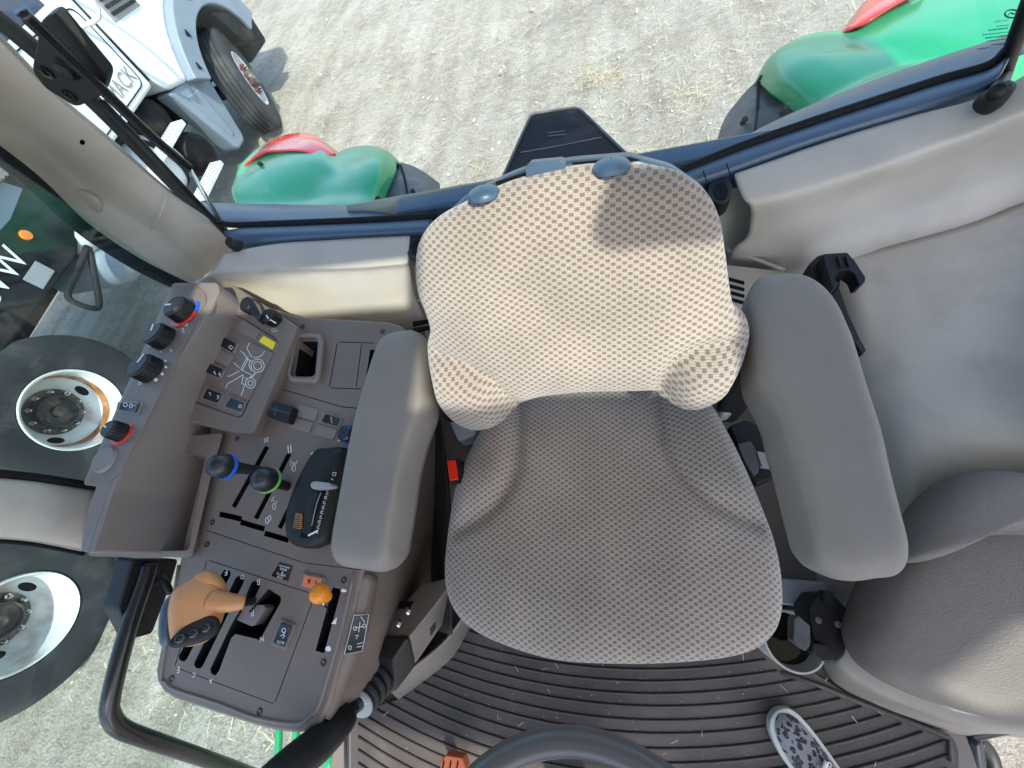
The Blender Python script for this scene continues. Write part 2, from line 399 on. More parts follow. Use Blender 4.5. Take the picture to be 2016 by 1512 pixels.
def ground_mat():
    m = bpy.data.materials.new('dry_dirt'); m.use_nodes = True; nt = m.node_tree; b = nt.nodes['Principled BSDF']; N = nt.nodes.new; Lk = nt.links.new
    g = N('ShaderNodeNewGeometry')
    def noise(s, d, r=.6):
        n = N('ShaderNodeTexNoise'); n.inputs['Scale'].default_value = s; n.inputs['Detail'].default_value = d; n.inputs['Roughness'].default_value = r; Lk(g.outputs['Position'], n.inputs['Vector']); return n
    a, c, d, e = noise(.9, 8), noise(9, 10, .7), noise(60, 6, .7), noise(3.5, 6)
    cr = N('ShaderNodeValToRGB'); cr.color_ramp.elements[0].position = .3; cr.color_ramp.elements[0].color = (.29, .25, .185, 1)
    cr.color_ramp.elements[1].position = .72; cr.color_ramp.elements[1].color = (.66, .615, .53, 1)
    x = N('ShaderNodeMath'); x.operation = 'MULTIPLY_ADD'; x.inputs[1].default_value = .55; Lk(c.outputs['Fac'], x.inputs[0])
    y = N('ShaderNodeMath'); y.operation = 'MULTIPLY'; y.inputs[1].default_value = .45; Lk(a.outputs['Fac'], y.inputs[0]); Lk(y.outputs[0], x.inputs[2])
    mp = N('ShaderNodeMapping'); mp.inputs['Rotation'].default_value = (0, 0, R(28)); mp.inputs['Scale'].default_value = (2.6, .45, 1); Lk(g.outputs['Position'], mp.inputs['Vector'])
    st = N('ShaderNodeTexNoise'); st.inputs['Scale'].default_value = 1.6; st.inputs['Detail'].default_value = 7; Lk(mp.outputs[0], st.inputs['Vector'])
    x2 = N('ShaderNodeMath'); x2.operation = 'MULTIPLY_ADD'; x2.inputs[1].default_value = .45; Lk(st.outputs['Fac'], x2.inputs[0]); 
    x3 = N('ShaderNodeMath'); x3.operation = 'MULTIPLY_ADD'; x3.inputs[1].default_value = .78; x3.inputs[2].default_value = -.11; Lk(x.outputs[0], x3.inputs[0]); Lk(x3.outputs[0], x2.inputs[2])
    Lk(x2.outputs[0], cr.inputs[0])
    sp = N('ShaderNodeMapRange'); sp.inputs['From Min'].default_value = .35; sp.inputs['From Max'].default_value = .7; sp.inputs['To Min'].default_value = .68; sp.inputs['To Max'].default_value = 1.24; Lk(d.outputs['Fac'], sp.inputs['Value'])
    sc = N('ShaderNodeVectorMath'); sc.operation = 'SCALE'; Lk(cr.outputs[0], sc.inputs[0]); Lk(sp.outputs[0], sc.inputs['Scale'])
    Lk(sc.outputs[0], b.inputs['Base Color']); b.inputs['Roughness'].default_value = .95; b.inputs['Specular IOR Level'].default_value = .1
    h = N('ShaderNodeMath'); h.operation = 'MULTIPLY_ADD'; h.inputs[1].default_value = .35; Lk(d.outputs['Fac'], h.inputs[0]); Lk(c.outputs['Fac'], h.inputs[2])
    u = N('ShaderNodeBump'); u.inputs['Strength'].default_value = 1.0; u.inputs['Distance'].default_value = .075; Lk(h.outputs[0], u.inputs['Height']); Lk(u.outputs[0], b.inputs['Normal'])
    return m
dirt = ground_mat()

# ================================================================== GROUND
def ground():
    xs = np.concatenate([np.linspace(-150, -9, 12), np.linspace(-8.5, 8.5, 170), np.linspace(9, 150, 12)])
    ys = np.concatenate([np.linspace(-150, -4, 12), np.linspace(-3.5, 14.5, 170), np.linspace(15, 150, 12)])
    ph = rng.uniform(0, 6.28, 40); kx = rng.normal(0, 3.2, 40); ky = rng.normal(0, 3.2, 40)
    X, Y = np.meshgrid(xs, ys); Z = np.zeros_like(X)
    for i in range(40): Z += np.sin(kx[i]*X+ky[i]*Y+ph[i])*.0035
    # old tyre tracks across the yard
    for (x0, y0, dx, dy, wd) in ((-1.2, 2.5, .45, 1, .16), (1.0, 4.0, .75, 1, .17), (-2.4, 3.0, .5, 1, .15), (.2, 6.5, 1, .35, .2)):
        L = math.hypot(dx, dy); dd = ((X-x0)*dy-(Y-y0)*dx)/L; al = ((X-x0)*dx+(Y-y0)*dy)/L
        prof = np.exp(-(dd/wd)**4); Z += prof*(-.026+.013*np.sign(np.sin(al*26+np.abs(dd)*18)))
    Z = np.minimum(Z, .02)
    nx, ny = len(xs), len(ys)
    vs = [(X[j, i], Y[j, i], Z[j, i]) for j in range(ny) for i in range(nx)]
    fs = [(j*nx+i, j*nx+i+1, (j+1)*nx+i+1, (j+1)*nx+i) for j in range(ny-1) for i in range(nx-1)]
    o = mesh('ground', vs, fs, dirt, None, smooth=True); o['kind'] = 'structure'; o['label'] = 'pale dry dirt yard with straw and old tyre tracks'
    return o
ground()
def scatter():
    D = []; S = []
    for i in range(5200):
        x, y = rng.uniform(-5, 5), rng.uniform(-1.2, 8)
        a = rng.uniform(0, 6.28); L = rng.uniform(.025, .13); w = rng.uniform(.0012, .003); z = rng.uniform(.012, .03)
        d = Vector((math.cos(a), math.sin(a), rng.uniform(-.12, .2)))*L; s = Vector((-d.y, d.x, 0)).normalized()*w
        p = Vector((x, y, z)); q = p+d*.5+Vector((0, 0, .006))
        D.append(([p-s, p+s, q+s, q-s, p+d+s*.4, p+d-s*.4], [(0, 1, 2, 3), (3, 2, 4, 5)]))
    for (cx, cy, n) in ((.1, 4.6, 60), (-.15, 4.7, 40), (-1.0, 3.6, 30), (.9, 4.1, 40), (-.7, 2.6, 40), (-2.2, -.7, 90), (-1.9, -.5, 80)):
        for i in range(n):
            x, y = rng.normal(cx, .16), rng.normal(cy, .1); a = rng.uniform(0, 6.28); L = rng.uniform(.06, .25); w = .002
            d = Vector((math.cos(a), math.sin(a), rng.uniform(-.05, .35)))*L; s = Vector((-d.y, d.x, 0)).normalized()*w; p = Vector((x, y, .02))
            D.append(([p-s, p+s, p+d+s*.4, p+d-s*.4], [(0, 1, 2, 3)]))
    o = merged('straw_litter', D, straw, None); tag(o, 'loose straw and dry stalks scattered over the dirt', 'straw', kind='stuff')
    for i in range(1700):
        x, y = rng.uniform(-5, 5), rng.uniform(-1.2, 8); r = rng.choice([.006, .009, .013, .02], p=[.45, .35, .15, .05])
        c = Vector((x, y, .004)); v = [c+Vector((rng.normal(), rng.normal(), rng.normal()*.7)).normalized()*r*rng.uniform(.7, 1.2) for _ in range(0)]
        a = rng.uniform(0, 6.28)
        base = [(math.cos(a+k*1.257)*r*rng.uniform(.7, 1.2), math.sin(a+k*1.257)*r*rng.uniform(.7, 1.2), 0) for k in range(5)]
        top = [(b[0]*.55, b[1]*.55, r*rng.uniform(.6, .9)) for b in base]
        S.append(([c+Vector(b) for b in base+top], [(5, 6, 7, 8, 9)]+[(k, (k+1) % 5, 5+(k+1) % 5, 5+k) for k in range(5)]))
    o = merged('pebbles', S, stone, None); tag(o, 'small clods and pebbles lying on the dirt', 'pebbles', kind='stuff')
scatter()

# ================================================================== TRUCK (parked on the far left, nose to the top of the photo)
TK = .07; TN = Vector((1, TK, 0)).normalized(); TD = Vector((-TK, 1, 0)).normalized(); TP = Vector((-3.95, .76, 0))
def TW(s, z, off=0): return TP+TD*s-TN*off+Vector((0, 0, z))
def truck():
    TN0 = TN.copy()
    t = thing('truck', TW(2, 0, 1), 'white truck with grey wheel arch flares parked beside the tractor', 'truck')
    def tp(name, poly, off, dep, m, par=t, bevel=.02, **k):
        return prism(name, [TW(s, z, off) for s, z in poly], -TN*dep, m, par, bevel, **k)
    # cab and hood
    cab = tp('cab', [(1.75, 1.17), (3.12, 1.17), (3.14, 1.95), (2.95, 2.85), (1.75, 2.95)], 0, 2.2, truckw, bevel=.04)
    tp('window', [(1.95, 1.88), (2.86, 1.88), (2.84, 2.0), (2.7, 2.62), (1.95, 2.68)], -.004, .03, glassd, cab, bevel=.012)
    dg = [(2.0, 1.24), (3.04, 1.24), (3.06, 1.8), (2.0, 1.84)]
    merged('door_seam', [ribbon_data([TW(s, z, -.003) for s, z in rpoly(dg, .08)+[rpoly(dg, .08)[0]]], .009, TN, .002)], seal, cab)
    text('lettering', 'MACK', TW(2.62, 1.29, -.006), TW(3.02, 1.29, -.006), TN, chrome, cab, scale=1.1)
    lathe('door_handle', [(.001, .05), (.03, .045), (.035, 0)], TW(2.7, 1.68, 0), TN, chrome, cab, 16)
    box('handle_bar', TW(2.66, 1.66, -.03), (.03, .2, .03), chrome, cab)
    tube('mirror_bracket', [TW(2.95, 2.2, 0), TW(3.0, 2.15, -.25), TW(2.98, 1.75, -.27), TW(2.95, 1.7, 0)], .016, tankw, t, 8, 4)
    hoodp = [(3.2, 1.22), (3.32, 1.04), (3.52, .99)]
    cx, cz = 4.45, .52
    for a in range(152, 24, -8): hoodp.append((cx+.93*math.cos(R(a)), cz+.93*math.sin(R(a))))
    hoodp += [(5.75, 1.0), (5.8, 1.7), (5.3, 1.88), (3.18, 1.98)]
    hd = tp('hood', hoodp, .06, 2.05, truckw, bevel=.05, bseg=3)
    for k in range(4):
        tp('vent_slat', [(3.42+.0, 1.6+k*.05), (3.78, 1.56+k*.05), (3.78, 1.585+k*.05), (3.42, 1.625+k*.05)], .035, .04, truckblk, hd, bevel=.004)
    tp('vent_frame', [(3.38, 1.565), (3.82, 1.52), (3.82, 1.79), (3.38, 1.83)], .056, .02, grey, hd, bevel=.008)
    tp('hood_seam', [(3.13, 1.2), (3.19, 1.2), (3.19, 2.0), (3.13, 2.0)], .05, 2.0, truckblk, t, bevel=.005)
    # wheel arch flare
    def arc(r0, r1, a0, a1, n=26):
        return [(cx+r1*math.cos(R(a0+(a1-a0)*i/n)), cz+r1*math.sin(R(a0+(a1-a0)*i/n))) for i in range(n+1)] + \
               [(cx+r0*math.cos(R(a1+(a0-a1)*i/n)), cz+r0*math.sin(R(a1+(a0-a1)*i/n))) for i in range(n+1)]
    fl = tp('wheel_arch_flare', arc(.7, .95, 20, 152), -.04, .3, truckg, bevel=.02, bseg=3)
    for a in (60, 95, 125, 145):
        tp('clip', [(cx+.83*math.cos(R(a+q))+dx, cz+.83*math.sin(R(a+q))+dz) for q, dx, dz in ((-2, 0, .02), (2, 0, .02), (0, .03, -.03))], -.055, .02, truckblk, fl, bevel=.003)
    tp('arch_liner', arc(.62, .72, 5, 175), .3, 1.6, truckblk, bevel=.01)
    tp('inner_panel', [(3.5, .5), (5.4, .5), (5.4, 1.4), (3.5, 1.4)], .75, .1, truckblk, bevel=.01)
    tp('step_fairing', [(3.32, 1.02), (3.87, .96), (3.99, .84), (3.79, .3), (3.74, .24), (3.56, .25), (3.52, .32)], .1, .22, truckg, bevel=.035, bseg=3)
    tp('fairing_recess', [(3.45, .9), (3.68, .86), (3.66, .4), (3.6, .38)], .085, .03, truckg, bevel=.012)
    tp('bumper', [(5.12, .45), (5.75, .42), (5.78, .95), (5.1, 1.0)], .25, 1.7, truckblk, bevel=.05)
    tp('tow_flap', [(4.88, .74), (5.33, .58), (5.3, .9), (4.62, 1.14)], .0, .25, truckblk, bevel=.02)
    # air tanks, fuel tank, steps
    for s, z, r in ((2.98, .98, .2), (3.12, .53, .21)):
        lathe('air_tank', [(.001, .26), (r*.5, .245), (r*.85, .19), (r, .1), (r, -.3), (.001, -.3)], TW(s, z, .35), TN, truckblk, t, 28)
    tk = lathe('fuel_tank', [(.001, -.4), (.17, -.395), (.25, -.36), (.27, -.3), (.27, .3), (.25, .36), (.17, .395), (.001, .4)], TW(2.45, .72, .36), TD, tankw, t, 40, sharp=False)
    for s in (2.2, 2.68):
        lathe('tank_strap', [(.273, -.03), (.277, -.03), (.277, .03), (.273, .03)], TW(s, .72, .36), TD, truckblk, tk, 40)
    for s0, z0 in ((2.43, .86), (2.42, .42)):
        st = tp('step', [(s0, z0), (s0+.58, z0), (s0+.58, z0+.05), (s0, z0+.05)], -.06, .15, tankw, bevel=.006)
        hole = None
        for i in range(13):
            for j in range(3):
                c = TW(s0+.04+i*.042, z0+.051, -.03+j*.045)
                v, f = prism_data([c+TD*.008*math.cos(q)+TN*.008*math.sin(q) for q in np.linspace(0, 6.28, 7)[:-1]], (0, 0, -.001))
                if hole is None: hole = mesh('tread_hole', v, f, dark, st); hw = c-WL[hole.name]
                else: inst('tread_hole', hole.data, Matrix.Translation(c), st)
    box('chassis_rail', TW(1.4, .84, .75), (.09, 7.6, .26), truckblk, t, rot=Matrix.Rotation(math.atan(TK), 3, 'Z'))
    # black equipment box behind the cab
    eq = tp('equipment_box', [(-2.4, 1.08), (.3, 1.04), (1.15, .99), (1.42, 1.1), (1.5, 1.38), (1.42, 1.62), (-2.4, 1.75)], .0, 1.9, truckblk, bevel=.03)
    text('lettering', 'GVW', TW(.45, 1.2, -.006), TW(.93, 1.2, -.006), TN, white_ink, eq, scale=1.0)
    lathe('marker_lamp', [(.001, .022), (.03, .02), (.036, .01), (.036, 0)], TW(1.07, 1.28, 0), TN, amber, eq, 20)
    lathe('marker_ring', [(.036, 0), (.05, .008), (.052, 0)], TW(1.07, 1.28, 0), TN, seal, eq, 20)
    tp('data_plate', [(.76, 1.06), (.93, 1.06), (.93, 1.17), (.76, 1.17)], -.005, .006, grey, eq, bevel=.001)
    tp('blue_panel', [(1.12, 1.38), (1.38, 1.42), (1.3, 1.58), (.8, 1.6), (.75, 1.4)], -.006, .008, truckg, eq, bevel=.002)
    fx = [TW(.6+i*.012, 1.66-.11*(i*.012)*1.0, -.06) for i in range(90)]
    tube('flexible_pipe', fx, lambda u: .055+.006*math.sin(u*6.283*30), chrome, t, 14)
    lathe('small_tank', [(.001, .2), (.1, .19), (.17, .15), (.2, .08), (.2, -.5), (.001, -.5)], TW(1.33, .74, .2), TN, truckg, t, 28)
    lathe('small_tank', [(.001, -.2), (.08, -.19), (.13, -.15), (.14, -.1), (.14, .1), (.13, .15), (.08, .19), (.001, .2)], TW(1.42, 1.02, .12), TD, tankw, t, 24, sharp=False)
    tube('grab_loop', [TW(1.22, 1.0, -.05), TW(.98, .985, -.08), TW(.8, .97, -.08), TW(.74, .93, -.08), TW(.76, .8, -.08), TW(.82, .78, -.08), TW(1.0, .88, -.08), TW(1.22, .99, -.05)], .022, truckblk, t, 8, 4)
    # wheels
    def wheel(s, z, off, r, deep, front=False, steer=0, rust=False):
        o = TW(s, z, off); w = thing_part('wheel', o, t)
        TN = Matrix.Rotation(R(steer), 3, 'Z') @ TN0
        hw = .145
        prof = [(r*.53, -hw), (r*.8, -hw*1.05), (r*.955, -hw*1.0)]
        nr = 5
        for k in range(nr):
            a = -hw*.93+k*(hw*1.86/nr); b = a+hw*1.86/nr
            prof += [(r*.985, a+.004), (r, a+.007), (r, b-.007), (r*.985, b-.004), (r*.975, b-.001), (r*.975, b+.001)]
        prof += [(r*.962, hw*.97), (r*.9, hw*1.03), (r*.8, hw*1.08), (r*.68, hw*1.04), (r*.56, hw*.98), (r*.545, hw*.9), (r*.54, hw*.6)]
        lathe('tyre', prof, o, TN, tyre, w, 72)
        R0 = r*.545
        if front: face = [(R0*1.0, hw*.94), (R0*.97, hw*1.0), (R0*.93, hw*.95), (R0*.9, hw*.6), (R0*.8, hw*.45), (R0*.62, hw*.75), (R0*.55, hw*.8), (.001, hw*.82)]
        else: face = [(R0*1.0, hw*.94), (R0*.98, hw*1.02), (R0*.94, hw*.98), (R0*.91, hw*.6), (R0*.88, hw*.1), (R0*.84, -hw*.2), (R0*.74, -hw*.42), (R0*.58, -hw*.62), (R0*.55, -hw*.6), (.001, -hw*.58)]
        rim = lathe('rim', face, o, TN, rimw, w, 56)
        hz = face[-1][1]; a, b = frame_for(TN)
        if rust: lathe('rust_band', [(R0*.883, hw*.2), (R0*.866, hw*.02), (R0*.835, -hw*.17)], o+TN*.0015, TN, rustm, rim, 56)
        if front: hub = [(R0*.33, 0), (R0*.33, .07), (R0*.28, .1), (.001, .105)]
        else: hub = [(R0*.40, -.02), (R0*.40, .05), (R0*.34, .07), (R0*.33, .03), (R0*.14, .03), (R0*.13, .06), (.001, .062)]
        lathe('hub', hub, o+TN*hz, TN, hubm, w, 32)
        if not front: lathe('hub_plate', [(R0*.4, .002), (R0*.57, .003), (R0*.57, -.004)], o+TN*hz, TN, hubm, w, 40)
        nut = None
        for k in range(10):
            q = 2*math.pi*k/10; c = o+TN*hz+(a*math.cos(q)+b*math.sin(q))*R0*.49
            if nut is None: nut = lathe('wheel_nut', [(.017, 0), (.017, .026), (.01, .028), (.01, .052), (.001, .054)], c, TN, chrome if not front else rednut, w, 8); nw = WL[nut.name]-c
            else: inst('wheel_nut', nut.data, Matrix.Translation(c+nw), w)
        # hand holes in the dish
        hh = None
        for k in range(2 if not front else 0):
            q = math.atan2(TD.dot(b), TD.dot(a))+math.pi*k+(.35 if k else -.35); rr = R0*.72; e = (a*math.cos(q)+b*math.sin(q)); f = TN.cross(e)
            c = o+e*rr+TN*(-hw*.44); nn = (TN*.86-e*.5).normalized(); g = nn.cross(f)
            v, fc = prism_data([c+nn*.006+f*.05*math.cos(p)+g*.028*math.sin(p) for p in np.linspace(0, 6.283, 17)[:-1]], -nn*.02)
            mesh('hand_hole', v, fc, dark, w)
        return w
    wheel(4.47, .51, .16, .53, 0, True, 24)
    wheel(0.0, .56, .14, .575, 1, rust=True)
    wheel(-1.40, .5, -.2, .53, 1)
    wheel(0.0, .52, .5, .53, 1)
    box('axle', TW(0, .55, 1.35), (1.8, .14, .14), truckblk, t); box('axle', TW(-1.4, .48, 1.2), (2.2, .13, .13), truckblk, t); box('axle', TW(4.47, .5, 1.1), (1.9, .12, .12), truckblk, t)
def thing_part(name, loc, parent):
    o = bpy.data.objects.new(name, None); o.empty_display_size = .05; return link(o, parent, loc)
truck()

# ================================================================== TRACTOR
FZ = 1.35                                    # cab floor
T = thing('tractor', (0, .2, 0), 'green tractor seen from inside its cab, with beige sills and pillars', 'tractor')
def tractor():
    # floor
    prism('cab_floor', [Vector(p) for p in ((-.7, -1.0, FZ-.004), (.66, -1.0, FZ-.004), (.68, -.2, FZ-.004), (.62, .8, FZ-.004), (-.62, .8, FZ-.004), (-.7, -.2, FZ-.004))], (0, 0, -.05), channel, T, .004)
    # ---- left rear: sill panel, trim, outer cover
    net('sill_panel', [
        [(440, 500, 1.915), (500, 487, 1.905), (560, 478, 1.9), (640, 473, 1.9), (720, 468, 1.9), (806, 464, 1.9)],
        [(425, 525, 1.91), (500, 520, 1.898), (560, 522, 1.89), (640, 522, 1.89), (720, 519, 1.89), (803, 512, 1.89)],
        [(405, 545, 1.90), (490, 540, 1.885), (560, 540, 1.87), (640, 540, 1.866), (720, 537, 1.866), (806, 530, 1.866)],
        [(385, 556, 1.885), (475, 562, 1.85), (560, 575, 1.82), (640, 585, 1.81), (720, 585, 1.81), (815, 580, 1.80)],
        [(370, 566, 1.87), (465, 580, 1.82), (560, 625, 1.76), (640, 640, 1.74), (720, 642, 1.73), (835, 640, 1.72)],
        [(365, 590, 1.80), (465, 620, 1.74), (560, 680, 1.66), (640, 700, 1.6), (720, 700, 1.55), (845, 700, 1.5)]], taupe, T, 6)
    net('sill_trim', [
        [(440, 455, 1.905), (480, 448, 1.905), (560, 445, 1.905), (650, 441, 1.905), (740, 437, 1.905), (850, 430, 1.905)],
        [(450, 470, 1.91), (490, 462, 1.91), (560, 458, 1.91), (650, 455, 1.91), (740, 452, 1.91), (852, 446, 1.91)],
        [(458, 484, 1.90), (505, 478, 1.90), (560, 473, 1.90), (650, 468, 1.90), (740, 464, 1.90), (855, 458, 1.90)],
        [(455, 505, 1.86), (505, 500, 1.86), (560, 495, 1.86), (650, 490, 1.86), (740, 486, 1.86), (855, 480, 1.86)]], trim, T, 5)
    tube('window_seal', [W(430, 440, 1.905), W(466, 443, 1.905), W(540, 440, 1.905), W(650, 436, 1.905), W(740, 432, 1.905), W(860, 425, 1.905)], .008, seal, T, 8, 6)
    net('outer_cover', [
        [(395, 398, 1.82), (450, 400, 1.83), (560, 402, 1.835), (660, 404, 1.835), (735, 406, 1.83), (800, 424, 1.8)],
        [(398, 404, 1.86), (450, 408, 1.875), (560, 410, 1.88), (660, 411, 1.88), (735, 414, 1.875), (808, 427, 1.84)],
        [(420, 425, 1.885), (470, 428, 1.893), (560, 428, 1.896), (660, 426, 1.896), (735, 424, 1.893), (815, 428, 1.87)],
        [(430, 438, 1.89), (475, 440, 1.895), (560, 438, 1.9), (660, 434, 1.9), (735, 431, 1.9), (820, 428, 1.89)]], trim, T, 6)
    # ---- right rear
    net('sill_panel', [
        [(1446, 342, 1.90), (1520, 316, 1.9), (1600, 288, 1.9), (1700, 256, 1.9), (1800, 227, 1.9), (1900, 202, 1.905), (1960, 182, 1.915), (2030, 140, 1.94)],
        [(1462, 385, 1.89), (1540, 362, 1.89), (1620, 338, 1.89), (1720, 308, 1.89), (1820, 274, 1.89), (1910, 243, 1.895), (1975, 220, 1.91), (2050, 180, 1.93)],
        [(1478, 408, 1.872), (1560, 388, 1.872), (1640, 365, 1.872), (1735, 336, 1.872), (1830, 302, 1.872), (1920, 270, 1.88), (1985, 244, 1.895), (2060, 210, 1.92)],
        [(1478, 440, 1.82), (1560, 425, 1.82), (1640, 402, 1.815), (1735, 368, 1.81), (1830, 336, 1.81), (1920, 305, 1.82), (1990, 280, 1.84), (2070, 250, 1.87)],
        [(1470, 470, 1.77), (1545, 470, 1.76), (1630, 465, 1.74), (1735, 425, 1.74), (1830, 395, 1.74), (1920, 365, 1.75), (1990, 335, 1.77), (2070, 300, 1.80)],
        [(1440, 500, 1.72), (1530, 522, 1.69), (1640, 512, 1.68), (1740, 484, 1.68), (1830, 460, 1.685), (1920, 432, 1.695), (1990, 400, 1.71), (2070, 360, 1.74)],
        [(1430, 560, 1.55), (1530, 580, 1.55), (1640, 560, 1.56), (1740, 530, 1.58), (1830, 500, 1.6), (1920, 470, 1.62), (1990, 440, 1.64), (2070, 410, 1.66)]], taupe, T, 6)
    net('sill_trim', [
        [(1330, 342, 1.905), (1450, 297, 1.905), (1581, 252, 1.905), (1714, 208, 1.905), (1846, 165, 1.905), (1945, 136, 1.91), (1990, 100, 1.92)],
        [(1335, 358, 1.91), (1445, 318, 1.91), (1581, 270, 1.91), (1714, 226, 1.91), (1850, 184, 1.91), (1930, 160, 1.915), (1975, 135, 1.925)],
        [(1340, 372, 1.9), (1446, 336, 1.9), (1581, 288, 1.9), (1714, 246, 1.9), (1850, 207, 1.9), (1925, 184, 1.905), (1965, 160, 1.915)],
        [(1350, 400, 1.86), (1455, 362, 1.86), (1592, 314, 1.86), (1725, 272, 1.86), (1861, 232, 1.86), (1936, 208, 1.865), (1980, 190, 1.875)]], trim, T, 5)
    tube('window_seal', [W(1320, 345, 1.905), W(1459, 289, 1.905), W(1581, 246, 1.905), W(1714, 202, 1.905), W(1846, 159, 1.905), W(1945, 130, 1.91), W(1985, 95, 1.92)], .009, seal, T, 8, 6)
    net('outer_cover', [
        [(1450, 284, 1.80), (1489, 256, 1.82), (1581, 213, 1.835), (1714, 160, 1.835), (1846, 113, 1.83), (1978, 70, 1.82), (2060, 35, 1.81)],
        [(1453, 285, 1.84), (1492, 262, 1.86), (1583, 221, 1.88), (1716, 169, 1.88), (1848, 121, 1.88), (1978, 78, 1.87), (2060, 45, 1.86)],
        [(1456, 286, 1.88), (1500, 268, 1.89), (1588, 232, 1.896), (1718, 185, 1.896), (1848, 142, 1.896), (1970, 98, 1.89), (2060, 65, 1.88)],
        [(1458, 288, 1.89), (1505, 270, 1.9), (1590, 240, 1.9), (1718, 196, 1.9), (1848, 154, 1.9), (1950, 124, 1.9), (2060, 85, 1.89)]], trim, T, 6)
    # ports by the seat
    for p in ((1418, 372), (822, 484)):
        slab('trim_port', circ(p[0], p[1], 25, 28, 20)[:-1], lambda a, b, h: W(a, b, h), 1.86, 1.895, black, T, bevel=.003)
        slab('port_hole', circ(p[0]+1, p[1]+4, 15, 17, 16)[:-1], lambda a, b, h: W(a, b, h), 1.89, 1.8962, dark, T, bevel=0)
    for x0, y0, x1, y1 in ((845, 411, 850, 446), (1384, 318, 1392, 352), (1430, 303, 1438, 338)):
        strokes('trim_joint', [[(x0, y0+18), (x0+3, (y0+y1)/2+10), (x1, y1+8)]], lambda a, b, h: W(a, b, 1.913), .002, dark, T, N=Vector((0, 0, 1)))
    # ---- rear wall below the sills
    net('rear_wall', [[Vector((-.65, .80, 1.9)), Vector((0, .82, 1.9)), Vector((.55, .84, 1.9))], [Vector((-.65, .72, 1.76)), Vector((0, .74, 1.76)), Vector((.55, .75, 1.76))],
                      [Vector((-.65, .64, 1.55)), Vector((0, .64, 1.55)), Vector((.55, .66, 1.55))],
                      [Vector((-.65, .60, 1.3)), Vector((0, .62, 1.3)), Vector((.55, .66, 1.3))]], taupe, T, 5)
    prism('rear_trim', [Vector(p) for p in ((-.5, .74, 1.9), (.35, .78, 1.9), (.35, .84, 1.9), (-.5, .80, 1.9))], (0, 0, -.16), trim, T, .01)
    for y0 in (551, 564, 577, 590):
        slab('vent_slot', rpoly([(1432, y0-6), (1466, y0+3), (1466, y0+9), (1432, y0)], 3), lambda a, b, h: W(a, b, h), 1.70, 1.712, dark, T, bevel=0)
    slab('vent_ledge', [(1430, 520), (1545, 533), (1545, 640), (1430, 640)], lambda a, b, h: W(a, b, h), 1.5, 1.71, taupe, T, bevel=.004)
    tube('ledge_line', [W(1432, 492, 1.716), W(1480, 507, 1.716), W(1545, 532, 1.716)], .004, taupe, T, 6, 3)
    for y0 in (633, 646):
        slab('vent_slot', [(812, y0), (850, y0-6), (850, y0), (812, y0+7)], lambda a, b, h: W(a, b, h), 1.745, 1.752, dark, T, bevel=0)
    tube('ledge_line', [W(776, 606, 1.765), W(800, 601, 1.77), W(830, 590, 1.775)], .003, taupe2, T, 6, 3)
    # ---- rear right pillar (top left of the photo) with its seal, strut and latch
    def pil(pa, za, pb, zb): return W(pa[0], pa[1], za), W(pb[0], pb[1], zb)
    Yp = .84
    def PY(px, py, y=Yp): return WY(px, py, y)
    net('pillar', [
        [PY(-120, -30), PY(0, 80), PY(110, 190), PY(230, 290), PY(330, 375), PY(430, 450), PY(470, 492)],
        [PY(-125, 40, .83), PY(-10, 150, .83), PY(90, 240, .83), PY(200, 330, .82), PY(310, 410, .81), PY(390, 475, .80), PY(430, 525, .78)],
        [PY(-130, 90, .80), PY(-30, 210, .80), PY(70, 290, .80), PY(180, 380, .79), PY(290, 450, .78), PY(370, 515, .75), PY(400, 545, .74)],
        [PY(-135, 150, .74), PY(-50, 270, .74), PY(60, 335, .73), PY(170, 430, .72), PY(280, 505, .70), PY(350, 545, .69), PY(385, 560, .68)],
        [PY(-135, 165, .70), PY(-55, 285, .70), PY(55, 350, .69), PY(165, 443, .68), PY(275, 515, .66), PY(345, 560, .65), PY(375, 566, .64)]], taupe, T, 6, .012)
    slab_pts = [(-40, 265), (60, 330), (160, 430), (270, 505), (345, 556), (380, 562), (340, 566), (255, 516), (150, 442), (60, 350), (-40, 290)]
    tube('pillar_seal', [PY(-60, 264, .69), PY(60, 354, .67), (PY(160, 447, .66)), PY(268, 519, .64), PY(368, 568, .62)], .018, seal, T, 8, 5)
    lathe('pillar_plug', [(.001, .006), (.026, .006), (.03, .003), (.031, -.004)], PY(170, 398, .765), Vector((.35, -.9, .25)), taupe, T, 28)
    slab('pillar_hole', circ(167, 273, 5, 5, 12)[:-1], lambda a, b, h: WY(a, b, .80+h*0)-Vector((0, .012, 0)), 0, .001, dark, T, bevel=0)
    tube('pillar_joint', [PY(298, 452, .765), PY(315, 425, .775), PY(330, 380, .80)], .002, taupe2, T, 6, 3)
    tube('frame_rail', [PY(-60, -10, .85), PY(90, 115, .85), PY(200, 215, .85), PY(330, 350, .86), PY(445, 470, .87)], .017, black, T, 10, 5)
    tube('gas_strut', [PY(40, 22, .76), PY(120, 98, .77), PY(210, 185, .79), PY(300, 270, .81), PY(372, 330, .83)], .011, blackg, T, 12, 4)
    tube('strut_rod', [PY(370, 328, .83), PY(460, 478, .80)], .0055, chrome, T, 8)
    tube('strut_rod', [PY(200, 200, .8), PY(455, 470, .80)], .008, black, T, 8)
    lathe('strut_foot', [(.001, .016), (.012, .015), (.016, .006), (.017, -.012)], W(461, 480, 1.925), Vector((0, -.3, 1)), black, T, 18)
    lk = prism('latch_block', [PY(a, b, .80) for a, b in rpoly([(80, 40), (105, 25), (212, 150), (200, 190), (150, 212), (90, 175), (62, 140)], 12)], (0, .03, 0), black, T, .006)
